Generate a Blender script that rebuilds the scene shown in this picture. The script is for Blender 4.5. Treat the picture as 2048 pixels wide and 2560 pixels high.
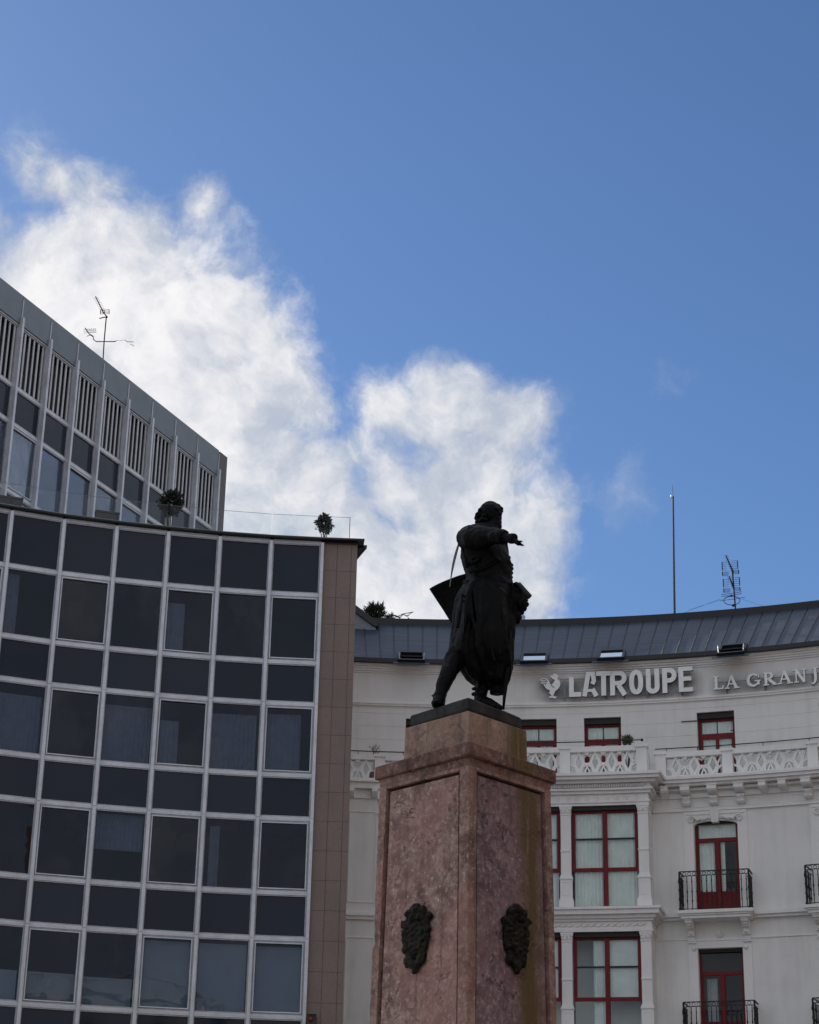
import bpy, bmesh, math, random
import numpy as np
from mathutils import Vector, Matrix, noise
R_ = math.radians
for o in list(bpy.data.objects): bpy.data.objects.remove(o)
SC = bpy.context.scene
COL = SC.collection
random.seed(7)

# ------------------------------------------------------------------ camera
FPX, PITCH, ROLL = 4990.0, R_(22.45), R_(1.22)
CAMP = np.array([0.0, 0.0, 1.6])
_f = np.array([0, math.cos(PITCH), math.sin(PITCH)])
_u = np.array([0, -math.sin(PITCH), math.cos(PITCH)])
_x = np.array([1.0, 0, 0])
CX = math.cos(ROLL)*_x + math.sin(ROLL)*_u
CU = -math.sin(ROLL)*_x + math.cos(ROLL)*_u
CW = _f
cam = bpy.data.cameras.new('camera')
camo = bpy.data.objects.new('camera', cam); COL.objects.link(camo)
cam.sensor_fit = 'HORIZONTAL'; cam.sensor_width = 36.0
cam.lens = 36.0*FPX/2048.0
cam.clip_start = 0.1; cam.clip_end = 3000
m = Matrix(((CX[0], CU[0], -CW[0], CAMP[0]), (CX[1], CU[1], -CW[1], CAMP[1]), (CX[2], CU[2], -CW[2], CAMP[2]), (0, 0, 0, 1)))
camo.matrix_world = m
SC.camera = camo

def ray(px, py):                       # photograph pixel -> direction
    return CX*(px-1024)/FPX - CU*(py-1280)/FPX + CW
def at_z(px, py, z):
    d = ray(px, py); return Vector(CAMP + d*(z-CAMP[2])/d[2])
def at_y(px, py, y):
    d = ray(px, py); return Vector(CAMP + d*y/d[1])

# ------------------------------------------------------------------ world, sun, exposure
SUN_AZ, SUN_EL = R_(-38), R_(27)        # azimuth from +Y towards +X
w = bpy.data.worlds.new('World'); SC.world = w; w.use_nodes = True
nt = w.node_tree; N = nt.nodes; L = nt.links
for n in list(N): N.remove(n)
def nd(t, **k):
    n = N.new(t)
    for a, b in k.items(): setattr(n, a, b)
    return n
def setin(n, i, v):
    if hasattr(v, 'is_linked') or isinstance(v, bpy.types.NodeSocket): L.new(v, n.inputs[i])
    else: n.inputs[i].default_value = v
def mth(op, a, b=0.0, c=0.0, clamp=False):
    n = nd('ShaderNodeMath', operation=op, use_clamp=clamp)
    setin(n, 0, a); setin(n, 1, b); setin(n, 2, c)
    return n.outputs[0]
def sstep(v, lo, hi):
    n = nd('ShaderNodeMapRange', interpolation_type='SMOOTHSTEP')
    setin(n, 0, v); setin(n, 1, lo); setin(n, 2, hi); setin(n, 3, 0.0); setin(n, 4, 1.0)
    return n.outputs[0]
def vmth(op, a, b=None):
    n = nd('ShaderNodeVectorMath', operation=op)
    setin(n, 0, a)
    if b is not None: setin(n, 1, b)
    return n
def nz(vec, scale, detail, rough, dist=0.0):
    n = nd('ShaderNodeTexNoise'); setin(n, 'Vector', vec)
    n.inputs['Scale'].default_value = scale; n.inputs['Detail'].default_value = detail
    n.inputs['Roughness'].default_value = rough; n.inputs['Distortion'].default_value = dist
    return n
def mixc(f, a, b):
    n = nd('ShaderNodeMix', data_type='RGBA'); setin(n, 0, f); setin(n, 6, a); setin(n, 7, b)
    return n.outputs[2]
sky = nd('ShaderNodeTexSky', sky_type='NISHITA', sun_disc=False)
sky.sun_elevation = SUN_EL; sky.sun_rotation = SUN_AZ
sky.altitude = 20; sky.air_density = 1.0; sky.dust_density = 0.35; sky.ozone_density = 3.0
tc = nd('ShaderNodeTexCoord')
dirv = vmth('NORMALIZE', tc.outputs['Generated']).outputs[0]
# clouds live on the sky itself, placed by azimuth and elevation
warp = nz(dirv, 9.0, 6, 0.6)
wv = vmth('SUBTRACT', warp.outputs['Color'], (0.5, 0.5, 0.5)).outputs[0]
wsc = nd('ShaderNodeVectorMath', operation='SCALE'); L.new(wv, wsc.inputs[0]); wsc.inputs['Scale'].default_value = 0.06
dw = vmth('ADD', dirv, wsc.outputs[0]).outputs[0]
CLOUDS = [(70, 420, 45), (150, 470, 70), (260, 490, 80), (490, 510, 95), (380, 540, 90), (250, 580, 130), (390, 640, 175), (330, 800, 280), (540, 780, 180), (150, 850, 310), (640, 890, 170), (720, 1010, 135),
          (400, 1080, 360), (700, 1230, 190), (810, 1030, 70), (860, 1150, 85), (880, 1300, 110), (950, 1215, 120), (820, 1180, 90), (1000, 1020, 100), (1110, 1020, 125), (1230, 1090, 125), (1330, 1080, 40), (1160, 1230, 200), (1310, 1320, 130),
          (1360, 1470, 125), (1000, 1470, 240), (800, 1480, 190), (60, 1250, 400), (1380, 1560, 110)]
def lobes(lst, soft):
    fld = None
    for (px, py, r) in lst:
        d = ray(px, py); d = d/np.linalg.norm(d)
        v = mth('MULTIPLY_ADD', vmth('DISTANCE', dw, tuple(d)).outputs['Value'], -1.0/soft, (r/5000.0)/soft)
        fld = v if fld is None else mth('SMOOTH_MAX', fld, v, 0.3)
    return fld
field = lobes(CLOUDS, 0.022)
fine = nz(dw, 20.0, 14, 0.60, 0.15)
fn = mth('SUBTRACT', fine.outputs['Fac'], 0.5)
gap = mth('MAXIMUM', lobes([(880, 1080, 60), (895, 1240, 70), (40, 570, 60), (130, 650, 45)], 0.02), 0.0)
f1 = mth('MULTIPLY_ADD', fn, 3.1, mth('MINIMUM', field, 2.2))
f1 = mth('MULTIPLY_ADD', mth('MINIMUM', gap, 1.0), -0.35, f1)
dens = sstep(f1, -0.48, 0.66)
wis = lobes([(1370, 1062, 40), (1425, 1100, 25), (1480, 1230, 40), (1575, 1200, 45), (1550, 1270, 55), (1710, 975, 20), (90, 430, 60), (30, 370, 40)], 0.022)
wis = mth('MULTIPLY', sstep(mth('MULTIPLY_ADD', fn, 4.2, wis), -0.5, 2.0), 0.7)
dens = mth('MAXIMUM', dens, wis)
# fuller cloud over the unseen sky, its cover raised to brighten the facades
vc = vmth('DISTANCE', dirv, tuple(CW)).outputs['Value']
outm = sstep(vc, 0.36, 0.62)
gen = nz(dirv, 2.4, 10, 0.58, 0.4)
gend = mth('MULTIPLY', sstep(gen.outputs['Fac'], 0.33, 0.46), outm)
dens = mth('MAXIMUM', dens, gend)
sh = nz(dw, 9.0, 9, 0.58, 0.2)
sun_v = Vector((math.sin(SUN_AZ)*math.cos(SUN_EL), math.cos(SUN_AZ)*math.cos(SUN_EL), math.sin(SUN_EL)))
tow = (sun_v-Vector(CW)*sun_v.dot(Vector(CW))).normalized()*0.010        # a step towards the sun: lit and shaded sides of the billows
fine2 = nz(vmth('ADD', dw, tuple(tow)).outputs[0], 20.0, 6, 0.55, 0.15)
rel = mth('MULTIPLY', mth('SUBTRACT', fine.outputs['Fac'], fine2.outputs['Fac']), 0.75)
shade = sstep(mth('ADD', mth('ADD', mth('MULTIPLY', sh.outputs['Fac'], 0.85), rel), mth('MULTIPLY', mth('MINIMUM', mth('MAXIMUM', f1, 0.0), 2.0), 0.10)), 0.30, 0.76)
ccol = mixc(shade, (0.30, 0.335, 0.40, 1), (0.595, 0.585, 0.59, 1))
SKY_STRENGTH = 0.058
tint = nd('ShaderNodeMix', data_type='RGBA', blend_type='MULTIPLY'); tint.inputs[0].default_value = 1.0
L.new(sky.outputs[0], tint.inputs[6]); tint.inputs[7].default_value = (0.78, 0.95, 1.17, 1)
bg1 = nd('ShaderNodeBackground'); L.new(tint.outputs[2], bg1.inputs[0]); bg1.inputs[1].default_value = SKY_STRENGTH
bg2 = nd('ShaderNodeBackground'); L.new(ccol, bg2.inputs[0]); bg2.inputs[1].default_value = 1.0
mx = nd('ShaderNodeMixShader'); L.new(dens, mx.inputs[0]); L.new(bg1.outputs[0], mx.inputs[1]); L.new(bg2.outputs[0], mx.inputs[2])
wo = nd('ShaderNodeOutputWorld'); L.new(mx.outputs[0], wo.inputs[0])

sl = bpy.data.lights.new('sun', 'SUN'); sl.energy = 4.0; sl.angle = R_(0.53); sl.color = (1.0, 0.93, 0.84)
so = bpy.data.objects.new('sun', sl); COL.objects.link(so)
sd = Vector((math.sin(SUN_AZ)*math.cos(SUN_EL), math.cos(SUN_AZ)*math.cos(SUN_EL), math.sin(SUN_EL)))
so.rotation_euler = sd.to_track_quat('Z', 'Y').to_euler(); so.location = sd*200
vs = SC.view_settings
vs.view_transform = 'Standard'; vs.look = 'None'; vs.exposure = 0.68; vs.gamma = 1.0; vs.use_curve_mapping = False

# ------------------------------------------------------------------ materials
MATS = {}
def new_mat(name):
    m = bpy.data.materials.new(name); m.use_nodes = True
    for n in list(m.node_tree.nodes): m.node_tree.nodes.remove(n)
    MATS[name] = m
    return m
class G:
    """small node-graph helper"""
    def __init__(s, name):
        s.m = new_mat(name); s.t = s.m.node_tree; s.n = s.t.nodes; s.l = s.t.links
        s.out = s.n.new('ShaderNodeOutputMaterial'); s.tc = s.n.new('ShaderNodeTexCoord'); s.geo = s.n.new('ShaderNodeNewGeometry')
    def inp(s, n, i, v):
        if isinstance(v, bpy.types.NodeSocket): s.l.new(v, n.inputs[i])
        else: n.inputs[i].default_value = v
    def node(s, t, **k):
        n = s.n.new(t)
        for a, b in k.items(): setattr(n, a, b)
        return n
    def pos(s, sc=(1, 1, 1), rot=(0, 0, 0)):
        mp = s.node('ShaderNodeMapping'); s.l.new(s.geo.outputs['Position'], mp.inputs[0])
        mp.inputs['Scale'].default_value = sc; mp.inputs['Rotation'].default_value = rot
        return mp.outputs[0]
    def noise(s, scale, detail=6, rough=0.55, vec=None, dist=0.0):
        n = s.node('ShaderNodeTexNoise')
        s.l.new(vec if vec is not None else s.pos(), n.inputs['Vector'])
        n.inputs['Scale'].default_value = scale; n.inputs['Detail'].default_value = detail
        n.inputs['Roughness'].default_value = rough; n.inputs['Distortion'].default_value = dist
        return n.outputs['Fac']
    def math(s, op, a, b=0.0, c=0.0, clamp=False):
        n = s.node('ShaderNodeMath', operation=op, use_clamp=clamp); s.inp(n, 0, a); s.inp(n, 1, b); s.inp(n, 2, c)
        return n.outputs[0]
    def step(s, v, lo, hi, a=0.0, b=1.0):
        n = s.node('ShaderNodeMapRange', interpolation_type='SMOOTHSTEP')
        s.inp(n, 0, v); s.inp(n, 1, lo); s.inp(n, 2, hi); s.inp(n, 3, a); s.inp(n, 4, b)
        return n.outputs[0]
    def mix(s, f, a, b, mode='MIX'):
        n = s.node('ShaderNodeMix', data_type='RGBA', blend_type=mode); s.inp(n, 0, f)
        s.inp(n, 6, a if isinstance(a, bpy.types.NodeSocket) else (*a[:3], 1)); s.inp(n, 7, b if isinstance(b, bpy.types.NodeSocket) else (*b[:3], 1))
        return n.outputs[2]
    def rnd(s):
        n = s.node('ShaderNodeObjectInfo'); return n.outputs['Random']
    def bump(s, h, strength=0.3, dist=0.02):
        n = s.node('ShaderNodeBump'); s.inp(n, 'Height', h); n.inputs['Strength'].default_value = strength; n.inputs['Distance'].default_value = dist
        return n.outputs[0]
    def pbr(s, color, rough=0.6, metal=0.0, normal=None, spec=0.5, trans=0.0, sheen=0.0):
        b = s.node('ShaderNodeBsdfPrincipled')
        s.inp(b, 'Base Color', color if isinstance(color, bpy.types.NodeSocket) else (*color[:3], 1))
        s.inp(b, 'Roughness', rough); s.inp(b, 'Metallic', metal); s.inp(b, 'Specular IOR Level', spec)
        if normal is not None: s.l.new(normal, b.inputs['Normal'])
        s.l.new(b.outputs[0], s.out.inputs[0])
        return b

def simple(name, col, rough=0.6, metal=0.0, var=0.18, scale=6.0, bump=0.1, spec=0.5, rvar=0.0):
    g = G(name)
    n1 = g.noise(scale, 7, 0.6); n2 = g.noise(scale*9, 4, 0.6)
    k = g.math('ADD', g.math('MULTIPLY', n1, 0.7), g.math('MULTIPLY', n2, 0.3))
    lo = tuple(c*(1-var) for c in col); hi = tuple(min(1, c*(1+var)) for c in col)
    c = g.mix(g.step(k, 0.3, 0.7), lo, hi)
    if rvar:
        c = g.mix(g.math('MULTIPLY', g.rnd(), rvar), c, tuple(v*0.55 for v in col))
    g.pbr(c, rough, metal, g.bump(n2, bump, 0.01), spec)
    return g.m

# white painted stucco: faint vertical run-off, grime in patches
def stucco(name, col, dirt=0.35, soot_shadow=False):
    g = G(name)
    a = g.noise(0.7, 8, 0.62); b = g.noise(1.0, 6, 0.6, g.pos((3.5, 3.5, 0.25))); c = g.noise(55, 3, 0.6)
    k = g.step(g.math('ADD', g.math('MULTIPLY', a, 0.55), g.math('MULTIPLY', b, 0.45)), 0.42, 0.72)
    cc = g.mix(g.math('MULTIPLY', k, dirt), col, (col[0]*0.62, col[1]*0.62, col[2]*0.61))
    cc = g.mix(g.math('MULTIPLY', g.step(c, 0.35, 0.7), 0.08), cc, (col[0]*0.7, col[1]*0.7, col[2]*0.7))
    if soot_shadow:                           # grime round the lettering, with the letters' shadow halo painted in
        sx = g.node('ShaderNodeSeparateXYZ'); g.l.new(g.geo.outputs['Position'], sx.inputs[0])
        an = g.math('ARCTAN2', g.math('SUBTRACT', sx.outputs[0], 0.5), g.math('SUBTRACT', sx.outputs[1], 34.0))
        m = None
        for (a0, a1, z0, z1, k) in ((7.2, 17.2, 21.78, 22.55, 0.8), (18.0, 27.5, 21.78, 22.3, 0.55)):
            q = g.math('MULTIPLY', g.math('MULTIPLY', g.step(an, R_(a0-.7), R_(a0+.9)), g.step(an, R_(a1+.7), R_(a1-.9))), g.math('MULTIPLY', g.step(sx.outputs[2], z0-.12, z0+.22), g.step(sx.outputs[2], z1+.25, z1-.2)))
            q = g.math('MULTIPLY', q, k); m = q if m is None else g.math('MAXIMUM', m, q)
        m = g.math('MULTIPLY', m, g.step(g.noise(1.6, 7, 0.62), 0.25, 0.62, 0.35, 1.0))
        cc = g.mix(m, cc, (0.20, 0.195, 0.185))
    g.pbr(cc, 0.75, 0, g.bump(g.math('ADD', c, g.math('MULTIPLY', a, 2.0)), 0.18, 0.006), 0.3)
stucco('stucco', (0.84, 0.825, 0.79), 0.42)
stucco('stucco_trim', (0.87, 0.855, 0.825), 0.36)
stucco('attic_stucco', (0.82, 0.805, 0.77), 0.42, True)
simple('red_wood', (0.165, 0.012, 0.014), 0.5, 0, 0.25, 8, 0.08, 0.25)
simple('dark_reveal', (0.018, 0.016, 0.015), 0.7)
simple('black_iron', (0.010, 0.010, 0.011), 0.45, 0.3, 0.3, 20, 0.2)
simple('aluminium', (0.58, 0.595, 0.63), 0.42, 0.25, 0.14, 2.0, 0.05)
simple('aluminium_dull', (0.40, 0.405, 0.42), 0.5, 0.2, 0.22, 5.0, 0.08)
simple('fascia_metal', (0.165, 0.188, 0.21), 0.4, 0.25, 0.10, 1.5, 0.04, rvar=0.12)
simple('roof_edge', (0.016, 0.016, 0.016), 0.5)
simple('edge_trim', (0.25, 0.26, 0.27), 0.45, 0.3)
simple('louvre_slat', (0.52, 0.53, 0.55), 0.45, 0.1, 0.12, 3)
simple('interior', (0.012, 0.012, 0.014), 0.9)
simple('interior_pale', (0.20, 0.20, 0.19), 0.9)
simple('blind', (0.66, 0.72, 0.71), 0.85, 0, 0.06, 2, 0.02)
simple('curtain_grey', (0.40, 0.42, 0.47), 0.9, 0, 0.12, 4, 0.02)
simple('curtain_white', (0.80, 0.85, 0.82), 0.9, 0, 0.08, 3, 0.02)
simple('letter_white', (0.88, 0.87, 0.85), 0.45, 0, 0.08, 4, 0.03)
simple('letter_side', (0.03, 0.03, 0.03), 0.5)
simple('zinc_cowl', (0.35, 0.38, 0.46), 0.3, 0.7, 0.2, 8)
simple('mast_metal', (0.07, 0.085, 0.11), 0.75, 0.0, 0.2, 8, 0.1, 0.2)
simple('antenna_metal', (0.025, 0.027, 0.03), 0.8, 0.0, 0.2, 8, 0.1, 0.2)
simple('terracotta', (0.18, 0.10, 0.07), 0.8)
simple('canvas_grey', (0.10, 0.11, 0.12), 0.8)
simple('twig', (0.07, 0.06, 0.05), 0.85)
simple('asphalt', (0.055, 0.055, 0.057), 0.85, 0, 0.25, 1.5, 0.3)
simple('facade_stone', (0.42, 0.39, 0.34), 0.8, 0, 0.2, 1.0, 0.2)
simple('brick_dark', (0.16, 0.10, 0.08), 0.85, 0, 0.2, 1.0, 0.2)
simple('lamp_red', (0.16, 0.015, 0.01), 0.3)

g = G('leaf')
c = g.mix(g.rnd(), (0.020, 0.035, 0.014), (0.045, 0.065, 0.025))
c = g.mix(g.step(g.noise(14, 3), 0.35, 0.65), c, (0.015, 0.024, 0.010))
g.pbr(c, 0.6, 0, None, 0.4)
g = G('leaf_pale')
c = g.mix(g.step(g.noise(14, 3), 0.35, 0.65), (0.07, 0.085, 0.05), (0.11, 0.12, 0.07))
g.pbr(c, 0.6, 0, None, 0.4)

# standing-seam zinc with rolling marks across the sheet
g = G('zinc_roof')
a = g.noise(0.5, 6, 0.6); b = g.noise(1.0, 5, 0.65, g.pos((0.6, 0.6, 9.0)))
k = g.step(g.math('ADD', g.math('MULTIPLY', a, 0.5), g.math('MULTIPLY', b, 0.5)), 0.36, 0.66)
c = g.mix(k, (0.026, 0.040, 0.070), (0.054, 0.074, 0.112))
c = g.mix(g.math('MULTIPLY', g.rnd(), 0.35), c, (0.030, 0.042, 0.066))
g.pbr(c, g.step(b, 0.3, 0.7, 0.42, 0.6), 0.25, g.bump(b, 0.25, 0.01), 0.4)
simple('zinc_seam', (0.016, 0.019, 0.028), 0.45, 0.3)

# speckled brown granite cladding
g = G('granite')
sp = g.noise(75, 3, 0.7); cl = g.noise(1.2, 5, 0.6)
c = g.mix(g.step(sp, 0.38, 0.62), (0.155, 0.115, 0.098), (0.28, 0.205, 0.172))
c = g.mix(g.math('MULTIPLY', g.step(cl, 0.4, 0.65), 0.35), c, (0.145, 0.125, 0.108))
c = g.mix(g.math('MULTIPLY', g.rnd(), 0.3), c, (0.235, 0.172, 0.148))
g.pbr(c, 0.5, 0, g.bump(sp, 0.06, 0.004), 0.4)
simple('granite_grey', (0.12, 0.11, 0.115), 0.6, 0, 0.2, 40, 0.1)
simple('joint', (0.115, 0.09, 0.078), 0.9)

# red marble of the pedestal: mottled, veined, with ochre and grey run-off
def marble(name, base, dark, light, dirt=0.0, streak=False, vein=0.6):
    g = G(name)
    big = g.noise(0.8, 6, 0.6); mid = g.noise(4.0, 9, 0.66, None, 0.25); sp = g.noise(14, 8, 0.72); fine = g.noise(60, 4, 0.7)
    c = g.mix(g.step(mid, 0.34, 0.66), dark, base)
    c = g.mix(g.math('MULTIPLY', g.step(sp, 0.49, 0.36), 0.75), c, (dark[0]*0.8, dark[1]*0.75, dark[2]*0.75))
    c = g.mix(g.math('MULTIPLY', g.step(sp, 0.54, 0.68), 0.85), c, light)
    c = g.mix(g.math('MULTIPLY', g.step(fine, 0.58, 0.72), 0.35), c, light)
    c = g.mix(g.math('MULTIPLY', g.step(fine, 0.42, 0.30), 0.4), c, (dark[0]*0.5, dark[1]*0.5, dark[2]*0.5))
    # broken dark seams slanting across the block
    vn = g.noise(1.5, 9, 0.68, g.pos((1.0, 1.0, 1.3), (0.5, 0.6, 0.2)), 0.5)
    seam = g.math('MULTIPLY', g.step(g.math('ABSOLUTE', g.math('SUBTRACT', vn, 0.47)), 0.012, 0.0), g.step(g.noise(2.0, 4), 0.48, 0.6))
    c = g.mix(g.math('MULTIPLY', seam, vein), c, (dark[0]*0.35, dark[1]*0.32, dark[2]*0.32))
    # paler, pinker and redder clouds
    c = g.mix(g.math('MULTIPLY', g.step(big, 0.40, 0.64), 0.45), c, (base[0]*0.92, base[1]*0.70, base[2]*0.70))
    if dirt:
        s1 = g.noise(1.0, 6, 0.6, g.pos((5.0, 5.0, 0.35)))
        c = g.mix(g.math('MULTIPLY', g.step(s1, 0.50, 0.70), dirt), c, (0.05, 0.042, 0.033))
    if streak is not False:                       # rust-ochre stain that ran down from the bronze, and pale lime runs
        sx = g.node('ShaderNodeSeparateXYZ'); g.l.new(g.geo.outputs['Position'], sx.inputs[0])
        wob = g.math('MULTIPLY', g.math('SUBTRACT', g.noise(1.0, 6, 0.6, g.pos((2, 2, 0.9))), 0.5), 0.5)
        d = g.math('ABSOLUTE', g.math('SUBTRACT', g.math('ADD', sx.outputs[0], wob), streak))
        m = g.math('MULTIPLY', g.step(d, 0.30, 0.05), g.step(g.noise(1.0, 5, 0.6, g.pos((9, 9, 0.5))), 0.15, 0.5))
        c = g.mix(g.math('MULTIPLY', m, 0.9), c, (0.115, 0.074, 0.022))
        wet = g.step(g.noise(1.0, 6, 0.6, g.pos((6, 6, 0.4))), 0.54, 0.72)
        c = g.mix(g.math('MULTIPLY', wet, 0.28), c, (0.085, 0.07, 0.07))
        lime = g.step(g.noise(1.0, 6, 0.65, g.pos((8, 8, 0.9))), 0.60, 0.78)
        c = g.mix(g.math('MULTIPLY', lime, 0.35), c, (0.42, 0.36, 0.34))
    h = g.math('ADD', g.math('MULTIPLY', fine, 0.3), g.math('ADD', g.math('MULTIPLY', sp, 0.8), g.math('MULTIPLY', seam, -0.8)))
    g.pbr(c, 0.72, 0, g.bump(h, 0.8, 0.02), 0.3)
marble('marble_panel', (0.44, 0.295, 0.245), (0.19, 0.108, 0.092), (0.68, 0.57, 0.52), 0.36, False, 1.0)
marble('marble_panel_shade_stain', (0.30, 0.208, 0.208), (0.125, 0.074, 0.080), (0.52, 0.44, 0.45), 0.45, 1.93, 1.0)  # darker purple tone paints the right face's shade; the ochre run-off is stain
marble('marble_frame', (0.39, 0.255, 0.205), (0.165, 0.092, 0.076), (0.58, 0.46, 0.40), 0.42, False, 0.9)
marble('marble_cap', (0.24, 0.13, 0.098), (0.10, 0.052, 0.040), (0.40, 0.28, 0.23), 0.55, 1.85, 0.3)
marble('marble_die', (0.40, 0.27, 0.195), (0.26, 0.17, 0.128), (0.50, 0.37, 0.29), 0.5, 1.72, 0.15)

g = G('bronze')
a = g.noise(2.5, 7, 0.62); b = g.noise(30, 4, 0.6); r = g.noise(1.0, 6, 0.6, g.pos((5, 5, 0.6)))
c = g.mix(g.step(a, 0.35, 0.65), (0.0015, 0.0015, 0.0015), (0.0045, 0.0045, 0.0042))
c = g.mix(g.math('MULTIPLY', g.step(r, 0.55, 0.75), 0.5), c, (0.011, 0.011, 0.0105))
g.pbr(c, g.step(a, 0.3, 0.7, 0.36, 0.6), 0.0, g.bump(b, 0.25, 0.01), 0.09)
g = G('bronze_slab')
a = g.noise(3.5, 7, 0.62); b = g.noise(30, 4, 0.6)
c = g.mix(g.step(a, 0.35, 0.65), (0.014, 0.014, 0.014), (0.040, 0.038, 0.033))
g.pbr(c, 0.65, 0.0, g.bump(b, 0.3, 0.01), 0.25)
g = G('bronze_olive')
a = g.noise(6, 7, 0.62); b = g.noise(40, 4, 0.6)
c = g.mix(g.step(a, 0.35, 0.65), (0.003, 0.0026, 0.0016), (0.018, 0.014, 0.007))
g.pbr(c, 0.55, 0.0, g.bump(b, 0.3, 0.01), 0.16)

def glass(name, tint, ior=1.5, refl=(0.9, 0.95, 1.0), rough=0.0, wav=0.0, boost=1.0):
    g = G(name)
    tr = g.node('ShaderNodeBsdfTransparent'); tr.inputs[0].default_value = (*tint, 1)
    gl = g.node('ShaderNodeBsdfGlossy'); gl.inputs['Color'].default_value = (*refl, 1); gl.inputs['Roughness'].default_value = rough
    fr = g.node('ShaderNodeFresnel'); fr.inputs[0].default_value = ior
    if wav:
        bn = g.bump(g.noise(0.9, 2, 0.4), wav, 0.05); g.l.new(bn, gl.inputs['Normal'])
    mx = g.node('ShaderNodeMixShader')
    g.l.new(g.math('MULTIPLY', fr.outputs[0], boost, 0, True), mx.inputs[0])
    g.l.new(tr.outputs[0], mx.inputs[1]); g.l.new(gl.outputs[0], mx.inputs[2]); g.l.new(mx.outputs[0], g.out.inputs[0])
glass('office_glass', (0.66, 0.69, 0.74), 1.5, (0.86, 0.92, 1.0), 0.01, 0.10, 0.58)
glass('clear_glass', (0.96, 0.98, 0.97), 1.5, (1, 1, 1), 0.01, 0.06, 0.42)
glass('balustrade_glass', (0.965, 0.98, 0.98), 1.45, (0.9, 1, 1), 0.0, 0.0, 0.35)
glass('skylight_glass', (0.10, 0.12, 0.14), 2.2, (0.85, 0.94, 1.0), 0.0, 0.0, 4.0)
g = G('spandrel_glass')
n1 = g.noise(1.1, 4, 0.5); n2 = g.noise(60, 3, 0.6)
c = g.mix(g.math('ADD', g.math('MULTIPLY', n1, 0.35), g.math('MULTIPLY', g.rnd(), 0.65)), (0.006, 0.010, 0.020), (0.020, 0.028, 0.046))
g.pbr(c, g.step(n1, 0.3, 0.7, 0.05, 0.16), 0, g.bump(g.noise(0.9, 2, 0.4), 0.08, 0.05), 0.27)
# paving of the square
g = G('paving')
br = g.node('ShaderNodeTexBrick'); g.l.new(g.pos(), br.inputs['Vector'])
br.inputs['Color1'].default_value = (0.20, 0.19, 0.18, 1); br.inputs['Color2'].default_value = (0.25, 0.24, 0.225, 1); br.inputs['Mortar'].default_value = (0.10, 0.095, 0.09, 1)
br.inputs['Scale'].default_value = 1.2; br.inputs['Mortar Size'].default_value = 0.012
c = g.mix(g.math('MULTIPLY', g.noise(0.4, 6), 0.4), br.outputs[0], (0.13, 0.125, 0.12))
g.pbr(c, 0.8, 0, g.bump(br.outputs['Fac'], 0.2, 0.01))

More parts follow.
